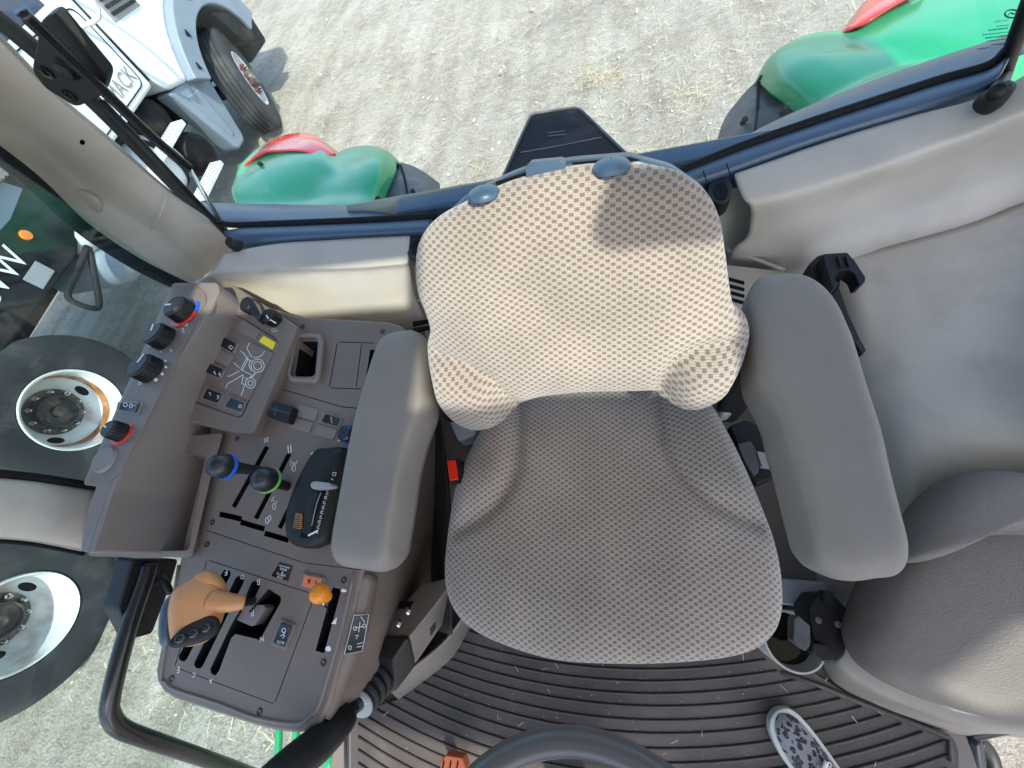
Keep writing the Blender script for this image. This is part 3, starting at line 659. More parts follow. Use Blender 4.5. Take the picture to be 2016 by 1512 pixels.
    for p in ((92, 142), (137, 187)):
        lathe('latch_screw', [(.004, -.002), (.005, .0035), (.011, .004), (.012, 0)], PY(p[0], p[1], .80), Vector((0, -1, 0)), blackg, lk, 18)
    lathe('latch_boss', [(.001, .016), (.014, .014), (.02, 0)], PY(132, 135, .80), Vector((0, -1, 0)), black, lk, 20)
    # ---- B pillar on the right side, door grab handle, brackets
    def PX(px, py, x=-1.14): return WX(px, py, x)
    net('door_pillar', [
        [PX(-60, 935), PX(60, 944), PX(190, 963)],
        [PX(-60, 945, -1.12), PX(60, 955, -1.12), PX(188, 975, -1.12)],
        [PX(-60, 1000, -1.11), PX(60, 1010, -1.11), PX(178, 1030, -1.11)],
        [PX(-60, 1048, -1.12), PX(60, 1058, -1.12), PX(168, 1075, -1.12)],
        [PX(-60, 1058, -1.14), PX(60, 1066, -1.14), PX(160, 1086, -1.14)]], taupe2, T, 5, .02)
    tube('pillar_seal', [PX(-60, 928, -1.13), PX(60, 938, -1.13), PX(192, 958, -1.13)], .008, seal, T, 8, 3)
    tube('pillar_seal', [PX(-60, 1062, -1.13), PX(60, 1071, -1.13), PX(165, 1091, -1.13)], .004, seal, T, 8, 3)
    tube('grab_handle', [PX(295, 1110, -1.05), PX(283, 1150, -1.05), PX(262, 1210, -1.05), PX(238, 1290, -1.05), PX(218, 1375, -1.05), PX(218, 1408, -1.05), PX(240, 1435, -1.05), PX(300, 1458, -1.05), PX(400, 1492, -1.05), PX(520, 1535, -1.05)], .017, blackg, T, 14, 5)
    hb = prism('hinge_bracket', [PX(a, b, -1.06) for a, b in rpoly([(262, 1100), (352, 1100), (338, 1150), (300, 1248), (262, 1258), (232, 1200)], 8)], (-.05, 0, 0), black, T, .004)
    for p in ((306, 1122), (305, 1148), (275, 1226)):
        lathe('hinge_bolt', [(.001, .006), (.007, .005), (.008, 0)], PX(p[0], p[1], -1.06), Vector((1, 0, 0)), black, hb, 12)
    tube('latch_pin', [PX(318, 1135, -1.02), PX(328, 1150, -1.0), PX(336, 1168, -.98)], .007, black, hb, 8)
    prism('door_glass', [Vector(p) for p in ((-1.16, -1.5, .9), (-1.16, .0, .9), (-1.16, .0, 3.0), (-1.16, -1.5, 3.0))], (.0001, 0, 0), glass, T)
    prism('side_glass', [Vector(p) for p in ((-1.16, .08, 1.5), (-1.16, .62, 1.5), (-1.16, .66, 3.0), (-1.16, .08, 3.0))], (.005, 0, 0), glass, T)
    gb = [W(395, 440, 1.905), W(466, 443, 1.905), W(650, 436, 1.905), W(860, 425, 1.905), W(1100, 385, 1.905), W(1320, 345, 1.905), W(1459, 289, 1.905), W(1714, 202, 1.905), W(1846, 159, 1.905), W(1985, 95, 1.92), W(2120, 40, 1.93)]
    rg = net('rear_glass', [[v.copy() for v in gb], [v+Vector((0, .03, .4)) for v in gb], [v+Vector((0, .05, 1.1)) for v in gb]], glass, T, 3, 0)
    # decal on the rear glass (dark print seen from behind)
    ink = mat('decal_ink', (.02, .05, .05), .5)
    def DG(px, py, h=0): return WY(px, py, 1.0)
    NY = Vector((0, -1, 0))
    merged('decal_emblem', [ribbon_data([DG(a, b) for a, b in circ(1992, 27, 14, 8, 18)], .0022, NY), ribbon_data([DG(a, b) for a, b in ((1984, 30), (1990, 25), (1996, 28), (2002, 23))], .0022, NY)], ink, rg)
    text('decal_lettering', 'JOHN DEERE', DG(1984, 41), DG(1956, 45), NY, ink, rg, scale=-1.1)
    ls = []
    for i, (x0, x1, y0) in enumerate(((1986, 1962, 49), (1984, 1948, 55), (1990, 1936, 62), (1988, 1940, 69), (1985, 1944, 76), (1988, 1952, 84), (1975, 1925, 90))):
        x = x0
        while x > x1:
            w = random.choice((2, 3, 4)); ls.append(ribbon_data([DG(x, y0+(x0-x)*.12), DG(x-w, y0+(x0-x+w)*.12)], .0013+(i % 2)*.0007, NY)); x -= w+1.6
    merged('decal_print', ls, ink, rg)
    # ---- left strut (right edge of the photo)
    tube('gas_strut', [W(1962, 182, 1.955), WY(1975, 150, .93), WY(1995, 90, .90), WY(2030, 0, .86), WY(2080, -120, .82)], .012, black, T, 12, 4)
    lathe('strut_foot', [(.001, .03), (.010, .028), (.016, .015), (.02, 0), (.018, -.012)], W(1952, 197, 1.925), Vector((.1, -.3, 1)), black, T, 18)
    # ---- rear fenders
    def fender(rows, name='fender'):
        top = [W(*p) for p in rows[0]]
        back = [v+Vector((0, .1, -.22)) for v in top]; end = [W(*p)+Vector((0, -.12, -.35)) for p in rows[-1]]
        return net(name, [back]+rows+[end], green, T, 6, .012)
    z0, z1, z2 = 1.33, 1.43, 1.46
    fl = fender([
        [(480, 322, z0), (517, 286, z0), (558, 267, z0), (603, 263, z0), (636, 277, z0), (662, 300, z0), (690, 291, z0), (725, 287, z0), (762, 296, z0), (786, 322, 1.27)],
        [(464, 350, z1), (525, 318, z1), (565, 305, z1), (605, 303, z1), (635, 312, 1.425), (662, 325, 1.41), (695, 315, 1.415), (728, 309, z1), (756, 317, 1.415), (780, 340, 1.33)],
        [(456, 375, z2), (530, 348, z2), (570, 335, z2), (605, 338, 1.452), (632, 350, 1.436), (660, 350, 1.436), (693, 342, 1.45), (724, 338, z2), (748, 345, 1.445), (768, 368, 1.35)],
        [(464, 400, z2), (525, 395, z2), (570, 392, 1.45), (605, 390, 1.444), (632, 385, 1.446), (660, 380, 1.452), (690, 378, 1.458), (718, 378, z2), (738, 385, 1.44), (756, 400, 1.36)],
        [(480, 440, z2), (525, 440, 1.455), (570, 440, 1.448), (605, 440, 1.445), (632, 440, 1.448), (660, 440, 1.453), (690, 440, 1.458), (712, 440, z2), (730, 440, 1.44), (745, 450, 1.36)]])
    net('tail_lamp', [[(480, 324, 1.352), (517, 286, 1.352), (558, 266, 1.352), (603, 262, 1.352), (636, 276, 1.352), (664, 302, 1.355)],
                      [(481, 325, 1.395), (517, 292, 1.40), (558, 275, 1.40), (605, 273, 1.40), (636, 285, 1.39), (663, 304, 1.372)],
                      [(482, 327, 1.41), (517, 301, 1.435), (558, 296, 1.435), (598, 297, 1.435), (632, 309, 1.41), (661, 305, 1.375)],
                      [(483, 329, 1.39), (517, 304, 1.41), (558, 299, 1.41), (598, 300, 1.41), (632, 311, 1.385), (660, 307, 1.35)]], red, fl, 6, .01)
    ex = net('fender_extension', [
        [(770, 315, 1.24), (814, 327, 1.22), (853, 351, 1.15), (866, 362, 1.05)],
        [(770, 345, 1.31), (810, 352, 1.29), (850, 368, 1.2), (868, 385, 1.08)],
        [(757, 378, 1.34), (805, 385, 1.32), (845, 400, 1.24), (870, 410, 1.1)],
        [(745, 415, 1.35), (800, 420, 1.33), (842, 430, 1.25), (874, 440, 1.1)],
        [(735, 460, 1.33), (795, 465, 1.3), (840, 470, 1.2), (880, 475, 1.1)]], fenderblk, fl, 5, .01)
    tube('extension_rib', [W(789, 325, 1.272), W(797, 352, 1.31), W(803, 385, 1.335), W(806, 420, 1.34)], .006, seal, fl, 8, 4)
    for p in ((778, 322, 1.30), (743, 391, 1.46), (812, 376, 1.33), (510, 321, 1.452)):
        lathe('bolt', [(.001, .006), (.007, .005), (.009, .001), (.0125, .0), (.012, -.025)], W(*p), Vector((.1, -.4, 1)), black, fl, 14)
    fr = fender([
        [(1488, 162, 1.27), (1515, 112, z0), (1560, 80, z0), (1610, 65, z0), (1650, 62, z0), (1685, 48, z0), (1740, 10, z0), (1800, -30, z0), (1900, -70, z0), (2000, -100, z0)],
        [(1512, 182, 1.34), (1537, 140, 1.41), (1585, 106, z1), (1640, 92, 1.42), (1690, 86, 1.412), (1735, 66, 1.424), (1790, 40, z1), (1860, 10, z1), (1960, -20, z1), (2060, -50, z1)],
        [(1540, 202, 1.36), (1575, 168, 1.44), (1630, 135, z2), (1690, 112, 1.45), (1745, 100, 1.44), (1800, 85, 1.45), (1860, 70, z2), (1930, 50, z2), (2020, 20, z2), (2100, -10, z2)],
        [(1565, 222, 1.37), (1610, 196, 1.44), (1670, 165, z2), (1735, 140, 1.455), (1790, 122, 1.448), (1845, 112, 1.454), (1910, 98, z2), (1980, 82, z2), (2060, 60, z2), (2150, 30, z2)],
        [(1590, 245, 1.37), (1640, 222, 1.44), (1705, 195, z2), (1770, 168, 1.456), (1830, 150, 1.45), (1890, 140, 1.455), (1950, 125, z2), (2020, 110, z2), (2090, 90, z2), (2190, 60, z2)]])
    net('tail_lamp', [[(1658, 61, 1.355), (1680, 30, 1.352), (1705, 0, 1.352), (1735, -30, 1.352), (1780, -60, 1.352)],
                      [(1660, 62, 1.375), (1690, 35, 1.40), (1722, 8, 1.41), (1755, -15, 1.41), (1800, -40, 1.41)],
                      [(1663, 63, 1.38), (1700, 47, 1.415), (1737, 22, 1.435), (1775, 0, 1.435), (1820, -20, 1.435)],
                      [(1665, 64, 1.36), (1704, 50, 1.39), (1741, 26, 1.41), (1779, 4, 1.41), (1824, -16, 1.41)]], red, fr, 6, .01)
    net('fender_extension', [
        [(1400, 330, 1.08), (1421, 245, 1.12), (1455, 195, 1.2), (1490, 158, 1.25)],
        [(1415, 320, 1.15), (1440, 250, 1.2), (1475, 205, 1.28), (1515, 182, 1.30)],
        [(1440, 320, 1.22), (1470, 258, 1.28), (1505, 225, 1.31), (1545, 205, 1.325)],
        [(1480, 330, 1.24), (1510, 280, 1.3), (1550, 250, 1.32), (1595, 240, 1.33)]], fenderblk, fr, 5, .01)
    tube('extension_rib', [W(1492, 163, 1.272), W(1492, 195, 1.31), W(1490, 225, 1.33), W(1486, 262, 1.33)], .006, seal, fr, 8, 4)
    for p in ((1500, 152, 1.31), (1547, 214, 1.38), (1467, 234, 1.30)):
        lathe('bolt', [(.001, .006), (.007, .005), (.009, .001), (.0125, .0), (.012, -.025)], W(*p), Vector((.1, -.4, 1)), black, fr, 14)
    # ---- rear wheels under the fenders
    for x in (-1.27, 1.25):
        w = thing_part('rear_wheel', Vector((x, 1.45, .62)), T)
        r = .62; lathe('tyre', [(.3, -.19), (.5, -.2), (.58, -.19), (r, -.15), (r, .15), (.58, .19), (.5, .2), (.3, .19)], Vector((x, 1.45, .62)), (1, 0, 0), tyre, w, 48)
        lathe('rim', [(.3, -.17), (.28, -.05), (.1, 0), (.001, .0)], Vector((x, 1.45, .62)), (1, 0, 0), yellow, w, 32)
        lug = []
        for k in range(20):
            for sg in (-1, 1):
                q = 2*math.pi*(k+(.5 if sg > 0 else 0))/20; e = Vector((0, math.cos(q), math.sin(q))); f = Vector((0, -math.sin(q), math.cos(q)))
                c = Vector((x, 1.45, .62))+e*r; lug.append(prism_data([c+Vector((sg*.01, 0, 0))+f*.02, c+Vector((sg*.01, 0, 0))-f*.02, c+Vector((sg*.17, 0, 0))-f*.02-f*.08, c+Vector((sg*.17, 0, 0))+f*.02-f*.08], e*.035))
        merged('tread_lugs', lug, tyre, w)
    # ---- rear shield behind the seat
    sh = prism('rear_shield', [W(a, b, 1.2) for a, b in rpoly([(985, 360), (1042, 226), (1052, 222), (1130, 211), (1145, 214), (1230, 300), (1290, 360)], 6)], (0, 0, -.03), truckblk, T, .006)
    tube('shield_rim', [W(a, b, 1.203) for a, b in ((985, 360), (1044, 228), (1054, 223), (1130, 212), (1142, 215), (1230, 300), (1290, 360))], .007, fenderblk, sh, 8)
    strokes('shield_rib', [[(1025, 300), (1085, 290), (1185, 270)], [(1078, 262), (1110, 258)], [(1080, 268), (1115, 264)]], lambda a, b, h: W(a, b, 1.2015), .008, fenderblk, sh, N=Vector((0, 0, 1)))
    # ---- left inner side panel (right of the photo)
    net('side_panel', [
        [(1560, 530, 1.42), (1600, 520, 1.56), (1650, 507, 1.655), (1720, 492, 1.672), (1813, 468, 1.68), (1920, 438, 1.69), (2016, 396, 1.705), (2120, 350, 1.73), Vector((1.2, 0.80, 1.85))],
        [(1560, 620, 1.40), (1610, 610, 1.54), (1668, 600, 1.645), (1740, 585, 1.668), (1830, 560, 1.68), (1940, 530, 1.69), (2040, 500, 1.71), (2140, 470, 1.74), Vector((1.2, 0.62, 1.85))],
        [(1570, 760, 1.38), (1630, 760, 1.50), (1700, 755, 1.61), (1765, 745, 1.655), (1850, 730, 1.675), (1960, 710, 1.69), (2060, 690, 1.715), (2160, 670, 1.75), Vector((1.2, 0.42, 1.85))],
        [(1590, 900, 1.37), (1660, 905, 1.48), (1740, 905, 1.585), (1790, 895, 1.64), (1870, 880, 1.67), (1970, 870, 1.69), (2070, 860, 1.715), (2170, 850, 1.75), Vector((1.2, 0.20, 1.85))],
        [(1600, 1060, 1.36), (1680, 1070, 1.44), (1760, 1075, 1.50), (1810, 1070, 1.53), (1890, 1060, 1.55), (1990, 1050, 1.55), (2090, 1040, 1.56), (2190, 1030, 1.58), Vector((1.2, 0.04, 1.60))],
        [(1610, 1180, 1.35), (1690, 1190, 1.42), (1760, 1195, 1.46), (1815, 1190, 1.48), (1900, 1180, 1.48), (2000, 1170, 1.48), (2100, 1160, 1.49), (2200, 1150, 1.5), Vector((1.2, -0.08, 1.60))]], taupe2, T, 5)
    # ---- roof, front pillars and doorway
    # unseen headliner, with invented openings that place the sun patches in the cab
    zr = 3.02
    outer = rpoly([(-1.0, -1.35), (1.4, -1.35), (1.7, -1.1), (1.7, 1.15), (-1.25, 1.15), (-1.25, -1.2)], .08)
    sun_openings = [[(.13, -.42), (.67, -.42), (.63, -.2), (.58, .0), (.12, .0)], [(-.52, -.17), (.06, -.17), (.06, -.03), (-.52, -.03)], [(1.02, -.90), (1.17, -.79), (1.3, -.86), (1.12, -.95)]]  # made-up openings, shaped so sun lands on backrest, rear sill and passenger seat
    bm = bmesh.new()
    for lp_ in [outer]+sun_openings:
        vv = [bm.verts.new((x, y, zr)) for x, y in lp_]
        for i in range(len(vv)): bm.edges.new((vv[i], vv[(i+1) % len(vv)]))
    bmesh.ops.triangle_fill(bm, use_beauty=True, edges=bm.edges[:])
    bm.verts.index_update()
    rvs = [v.co.copy() for v in bm.verts]; rfs = [tuple(v.index for v in f.verts) for f in bm.faces]; bm.free()
    mesh('cab_roof', rvs, rfs, mat('headliner', (.6, .56, .5), .8, .2), T, solid=.05)
    for p in sun_openings:
        mesh('added_sun_pane', [Vector((x, y, zr+.03)) for x, y in p], [tuple(range(len(p)))], glass, T)  # added glazing over the invented sun openings
    slab('added_shade_block', rpoly([(.35, -.12), (.53, -.12), (.55, -.03), (.36, -.02)], .03), lambda a, b, h: Vector((a, b, h)), 2.97, 3.0, black, T, bevel=.006)  # unseen block added to shade the top of the backrest
    tube('front_pillar', [Vector((-.8, -1.25, 1.3)), Vector((-.85, -1.1, 2.2)), Vector((-.9, -.9, 3.03))], .03, black, T, 10)
    tube('front_pillar', [Vector((.85, -1.25, 1.3)), Vector((.88, -1.1, 2.2)), Vector((.9, -.9, 3.03))], .03, black, T, 10)
    # green side rails below the console, door frame on the other side
    for a, b, c, d in ((549, 1448, 545, 1540), (583, 1448, 580, 1540), (607, 1450, 604, 1540)):
        p, q = W(a, b, 1.15), W(c, d, 1.15)
        tube('step_rail', [p+(p-q)*3, p, q, q+(q-p)*3], .011, green, T, 8)
    tube('step_rail', [W(651, 1445, 1.25), W(648, 1560, 1.25)], .018, green, T, 8)
    tube('door_frame', [W(1908, 1447, 1.34), W(1965, 1432, 1.38), W(2100, 1410, 1.42)], .012, blackg, T, 10, 3)
    tube('door_frame', [W(1912, 1448, 1.34), W(1920, 1500, 1.33), W(1925, 1600, 1.3)], .014, blackg, T, 10, 3)
    tube('step_loop', [W(1916, 1455, 1.0), W(1935, 1470, .98), W(1950, 1500, .97), W(1955, 1560, .96)], .02, black, T, 10, 4)
tractor()

# ================================================================== FLOOR MAT
def mat_():
    px = [(690, 1420), (740, 1390), (790, 1373), (845, 1330), (890, 1292), (912, 1240), (1000, 1180), (1480, 1180), (1530, 1300), (1600, 1320), (1660, 1360), (1740, 1395), (1880, 1455), (1890, 1480), (1890, 1620), (690, 1620)]
    t = slab('floor_mat', px, lambda a, b, h: W(a, b, h), FZ, FZ+.012, rubber, None, rnd=8, bevel=.003)
    tag(t, 'brown ribbed rubber mat on the cab floor below the seat', 'floor mat')
    L = [(925, 1243), (908, 1262), (898, 1281), (888, 1298), (868, 1313), (843, 1326), (832, 1343), (816, 1361), (792, 1372), (752, 1377), (739, 1395), (726, 1413), (706, 1425), (706, 1450), (706, 1476), (706, 1502)]
    Mi = [(1200, 1292), (1200, 1316), (1200, 1339), (1200, 1363), (1200, 1387), (1200, 1414), (1195, 1439), (1190, 1468), (1185, 1495), (1180, 1520), (1175, 1545), (1170, 1572), (1165, 1600), (1160, 1630), (1155, 1660), (1150, 1690)]
    Rr = [(1495, 1270), (1508, 1299), (1529, 1321), (1580, 1337), (1615, 1358), (1654, 1376), (1696, 1392), (1736, 1409), (1775, 1426), (1816, 1442), (1858, 1459), (1864, 1487), (1866, 1515), (1866, 1545), (1866, 1575), (1866, 1605)]
    for a, b, c in zip(L, Mi, Rr):
        P = [W(*q, FZ+.012) for q in (a, b, c)]
        # parabola through the three points, parametrised by x
        xs = [p.x for p in P]
        co = np.polyfit(xs, [p.y for p in P], 2)
        path = [Vector((x, float(np.polyval(co, x)), FZ+.0125)) for x in np.linspace(xs[0], xs[2], 22)]
        tube('rib', path, .0032, ribm, t, 6)
    tube('border_rib', [W(680, 1425, FZ+.012), W(680, 1620, FZ+.012)], .004, ribm, t, 6)
    tube('border_rib', [W(1540, 1325, FZ+.014), W(1615, 1350, FZ+.014), W(1700, 1385, FZ+.014), W(1868, 1452, FZ+.014), W(1873, 1500, FZ+.014)], .005, rubber, t, 6)
mat_()
def grit():
    D = []
    for i in range(330):
        x, y = rng.uniform(-.6, .58), rng.uniform(-.6, -.1); r = rng.uniform(.0006, .0018); a = rng.uniform(0, 6.28); z = FZ+.0125
        if rng.uniform() < .88:
            b = [Vector((x+r*math.cos(a+k*1.57), y+r*math.sin(a+k*1.57), z)) for k in range(4)]; D.append((b+[Vector((x, y, z+r))], [(0, 1, 4), (1, 2, 4), (2, 3, 4), (3, 0, 4)]))
        else:
            d = Vector((math.cos(a), math.sin(a), .02))*rng.uniform(.006, .018); n = Vector((-d.y, d.x, 0)).normalized()*.0005; p = Vector((x, y, z+.004))
            D.append(([p-n, p+n, p+d+n, p+d-n], [(0, 1, 2, 3)]))
    o = merged('floor_grit', D, stone, None); tag(o, 'straw bits and grit scattered on the ribbed floor mat', 'grit', kind='stuff')
grit()

# ================================================================== OPERATOR SEAT
S = thing('operator_seat', (-.02, .15, FZ), 'checked grey-brown fabric operator seat with two armrests in the cab centre', 'seat')
def seat():
    # cushion
    zr = 1.70
    oc = [(880, 1130), (888, 1040), (905, 950), (935, 880), (965, 830), (1010, 780), (1100, 740), (1200, 730), (1300, 740), (1385, 790), (1425, 850), (1460, 920), (1490, 990), (1520, 1070), (1534, 1150), (1530, 1220), (1500, 1265), (1440, 1290), (1340, 1302), (1220, 1305), (1100, 1298), (1000, 1270), (930, 1235), (893, 1190)]
    out = [W(a, b, zr) for a, b in oc]; c = sum(catmull(out, 6, True), Vector())/(len(out)*6)
    zt = zr+.07
    crL = [W(a, b, zt)-c for a, b in ((1018, 770), (1020, 830), (1018, 900), (1003, 955), (975, 995), (930, 1028), (890, 1045))]
    crR = [W(a, b, zt)-c for a, b in ((1297, 755), (1303, 810), (1318, 880), (1345, 935), (1385, 980), (1440, 1010), (1510, 1035))]
    def seg(p, poly):
        best = 9
        for a, b in zip(poly, poly[1:]):
            d = b-a; t = max(0, min(1, (p-a).dot(d)/d.length_squared)); best = min(best, (p-a-d*t).length)
        return best
    crL = [Vector((v.x, v.y)) for v in catmull(crL, 3)]; crR = [Vector((v.x, v.y)) for v in catmull(crR, 3)]
    def side(p, poly, sgn):
        # is p outside (towards the flank of) the crease
        k = min(range(len(poly)), key=lambda i: abs(poly[i].y-p.y)); return (p.x-poly[k].x)*sgn > 0 and p.y > min(q.y for q in poly)-.01
    def hf(u, v, t):
        p = Vector((u, v)); h = 0
        for poly, sg in ((crL, -1), (crR, 1)):
            d = seg(p, poly); h -= .012*math.exp(-(d/.011)**2)
            if side(p, poly, sg): h += .02*(1-math.exp(-(d/.03)**2))
        h -= .014*math.exp(-(u/.16)**2-((v-.02)/.16)**2)
        h += .0022*math.sin(u*31+v*17)*math.sin(v*27-u*9)
        return h
    pillow('cushion', out, (0, .04, 1), .075, fabric, S, p=3.2, q=2.6, hf=hf, rings=54, dens=8, under=.05)
    # backrest: plane through the lower edge and the top edge
    P0 = Vector((0, .265, 1.905)); P1 = Vector((0, .42, 2.18)); up = (P1-P0).normalized(); N = Vector((1, 0, 0)).cross(up).normalized()
    if N.y > 0: N = -N
    P0 = P0-N*.045
    ob = [(822, 520), (830, 470), (862, 428), (920, 395), (1000, 358), (1080, 335), (1160, 322), (1250, 321), (1330, 335), (1382, 368), (1412, 420), (1425, 490), (1434, 560), (1446, 602), (1470, 625), (1482, 665), (1474, 715), (1450, 760), (1415, 782), (1385, 789), (1345, 788), (1295, 781), (1180, 780), (1070, 790), (1018, 806), (975, 824), (930, 834), (890, 822), (855, 785), (838, 735), (834, 690), (842, 655), (838, 620), (826, 570)]
    def bl(a, b): w_ = max(0, min(1, (b-560)/180))*.040; return WP(a, b, P0+N*w_, N)-N*w_
    out = [bl(a, b) for a, b in ob]; cc = sum(catmull(out, 8, True), Vector())/(len(out)*8)
    e1 = Vector((1, 0, 0)); e2 = N.cross(e1)
    def loc(a, b): v = WP(a, b, P0+N*.06, N)-cc; return Vector((v.dot(e1), v.dot(e2)))
    wl = [loc(a, b) for a, b in ((838, 705), (870, 715), (905, 722), (945, 735), (975, 755), (1000, 785), (1012, 800))]
    wr = [loc(a, b) for a, b in ((1478, 690), (1450, 690), (1410, 690), (1370, 695), (1335, 708), (1312, 735), (1300, 770))]
    sgn = 1 if e2.z > 0 else -1
    def inside(p, poly):
        o, i = poly[0], poly[-1]; so_ = -1 if o.x < i.x else 1
        pg = list(poly)+[Vector((i.x, i.y-sgn*.2)), Vector((o.x+so_*.2, i.y-sgn*.2)), Vector((o.x+so_*.2, o.y))]
        c_ = False; j = len(pg)-1
        for k in range(len(pg)):
            a, b = pg[k], pg[j]
            if (a.y > p.y) != (b.y > p.y) and p.x < (b.x-a.x)*(p.y-a.y)/(b.y-a.y)+a.x: c_ = not c_
            j = k
        return c_
    def hb(u, v, t):
        p = Vector((u, v)); h = 0
        for poly in (wl, wr):
            d = seg(p, poly)
            if inside(p, poly): h += .045*(1-math.exp(-(d/.024)**2))
            h -= .009*math.exp(-(d/.008)**2)
        h += .012*math.exp(-((v*sgn+.10)/.06)**2)*math.exp(-(u/.17)**2)      # lumbar swell
        h -= .010*math.exp(-(u/.15)**2-((v*sgn-.05)/.1)**2)
        h += .0018*math.sin(u*37+v*11)*math.sin(v*29-u*13)
        return h
    pillow('backrest', out, N, .06, fabric, S, p=3.4, q=2.4, hf=hb, rings=54, dens=8, under=.03, e1=e1)
    # shell behind the upholstery, with buttons and grip
    sh = [(870, 430), (915, 385), (1000, 345), (1045, 328), (1130, 315), (1245, 306), (1262, 312), (1330, 330), (1390, 372), (1420, 450), (1400, 650), (900, 690), (850, 560)]
    shell = prism('back_shell', [WP(a, b, P0-N*.025, N) for a, b in rpoly(sh, 14)], -N*.05, trim, S, .012, bseg=3)
    for a, b, rx in ((952, 380, 32), (1203, 326, 38)):
        p = WP(a, b, P0+N*.018, N); q = WP(a+rx, b, P0+N*.018, N); r = (q-p).length
        lathe('recline_button', [(.001, .009), (r*.5, .0075), (r*.85, .004), (r, 0), (r, -.005)], p, Vector((0, .35, .93)), trim, S, 28)
    p = [WP(a, b, P0-N*.02, N) for a, b in rpoly([(1040, 322), (1048, 314), (1108, 308), (1116, 314), (1116, 334), (1042, 346)], 3)]
    prism('grip', p, N*.03, trim, S, .006)
    prism('pocket_slot', [WP(a, b, P0-N*.0245, N) for a, b in rpoly([(975, 358), (1036, 338), (1036, 345), (980, 366)], 2)], N*.001, dark, S)
    prism('pocket_slot', [WP(a, b, P0-N*.0245, N) for a, b in rpoly([(1125, 320), (1240, 309), (1262, 315), (1140, 328)], 2)], N*.001, dark, S)
    # armrests
    za = 1.905
    aL = [(646, 1094), (652, 1046), (668, 960), (683, 880), (700, 805), (719, 740), (743, 669), (763, 650), (790, 644), (810, 643), (828, 655), (832, 690), (836, 745), (838, 790), (815, 855), (794, 930), (782, 1005), (770, 1070), (762, 1104), (740, 1126), (700, 1122), (659, 1114)]
    def arm(o, sg):
        k_ = .03 if sg < 0 else .016
        out = [W(a, b, za+k_)-Vector((0, 0, k_)) for a, b in o]
        def ha(u, v, t): return .0
        return pillow('armrest', out, (-.06*sg, -.02, 1), .045, armm, S, p=11, q=2.4, rings=44, dens=6, under=.045)
    arm(aL, -1)
    aR = [(1466, 600), (1483, 558), (1499, 546), (1530, 541), (1555, 540), (1585, 546), (1615, 566), (1641, 599), (1660, 640), (1674, 675), (1702, 770), (1731, 863), (1750, 950), (1770, 1030), (1785, 1097), (1772, 1132), (1730, 1140), (1684, 1145), (1638, 1135), (1598, 1107), (1578, 1048), (1560, 980), (1545, 925), (1530, 875), (1516, 826), (1490, 775), (1475, 740), (1470, 670)]
    arm(aR, 1)
    # armrest brackets down to the frame, seat base and side covers
    for x, y in ((-.33, .31), (.24, .33)):
        box('armrest_bracket', (x, y, 1.78), (.05, .09, .26), black, S, bevel=.01)
    base = [Vector((-.2, -.0, FZ+.30)), Vector((.16, 0, FZ+.30)), Vector((.18, .42, FZ+.30)), Vector((-.22, .42, FZ+.30))]
    prism('seat_base', base, (0, 0, -.30), black, S, .02)
    prism('seat_pan', [W(a, b, 1.66) for a, b in ((925, 1130), (950, 900), (1000, 800), (1380, 790), (1440, 930), (1485, 1100), (1470, 1220), (1000, 1220))], (0, 0, -.05), black, S, .01)
    net('side_cover', [[(858, 800, 1.72), (880, 960, 1.70), (885, 1110, 1.68), (885, 1250, 1.66)], [(845, 870, 1.55), (850, 1000, 1.52), (850, 1130, 1.5), (860, 1240, 1.5)], [(845, 900, 1.4), (845, 1030, 1.38), (845, 1150, 1.37), (860, 1230, 1.37)]], black, S, 5)
    # buckle
    bk = prism('belt_buckle', [W(a, b, 1.76) for a, b in rpoly([(880, 905), (905, 902), (916, 940), (908, 952), (884, 950)], 2)], (0, 0, -.05), black, S, .003)
    prism('release_button', [W(a, b, 1.766) for a, b in rpoly([(880, 907), (896, 905), (902, 943), (885, 946)], 2)], (0, 0, -.015), red, bk, .002)
    for a, b in ((907, 845), (1427, 795)):
        prism('back_hinge', [W(a+dx, b+dy, 1.72) for dx, dy in ((-30, -30), (28, -38), (30, 12), (-6, 24))], (0, 0, -.05), grey, S, .008)
    # retractor on the other side
    rt = prism('belt_retractor', [W(a, b, 1.60) for a, b in rpoly([(1436, 838), (1470, 826), (1515, 845), (1530, 900), (1528, 940), (1490, 955), (1470, 930)], 6)], (0, 0, -.08), black, S, .006)
    prism('retractor_latch', [W(a, b, 1.612) for a, b in rpoly([(1452, 874), (1478, 868), (1494, 895), (1494, 930), (1484, 938), (1464, 905)], 4)], (0, 0, -.03), fenderblk, rt, .004)
    prism('retractor_arm', [W(a, b, 1.616) for a, b in rpoly([(1490, 888), (1530, 895), (1548, 905), (1545, 925), (1500, 918)], 3)], (0, 0, -.02), grey, rt, .003)
    lathe('retractor_pin', [(.001, .006), (.01, .005), (.011, 0)], W(1525, 906, 1.617), (0, 0, 1), black, rt, 14)
seat()

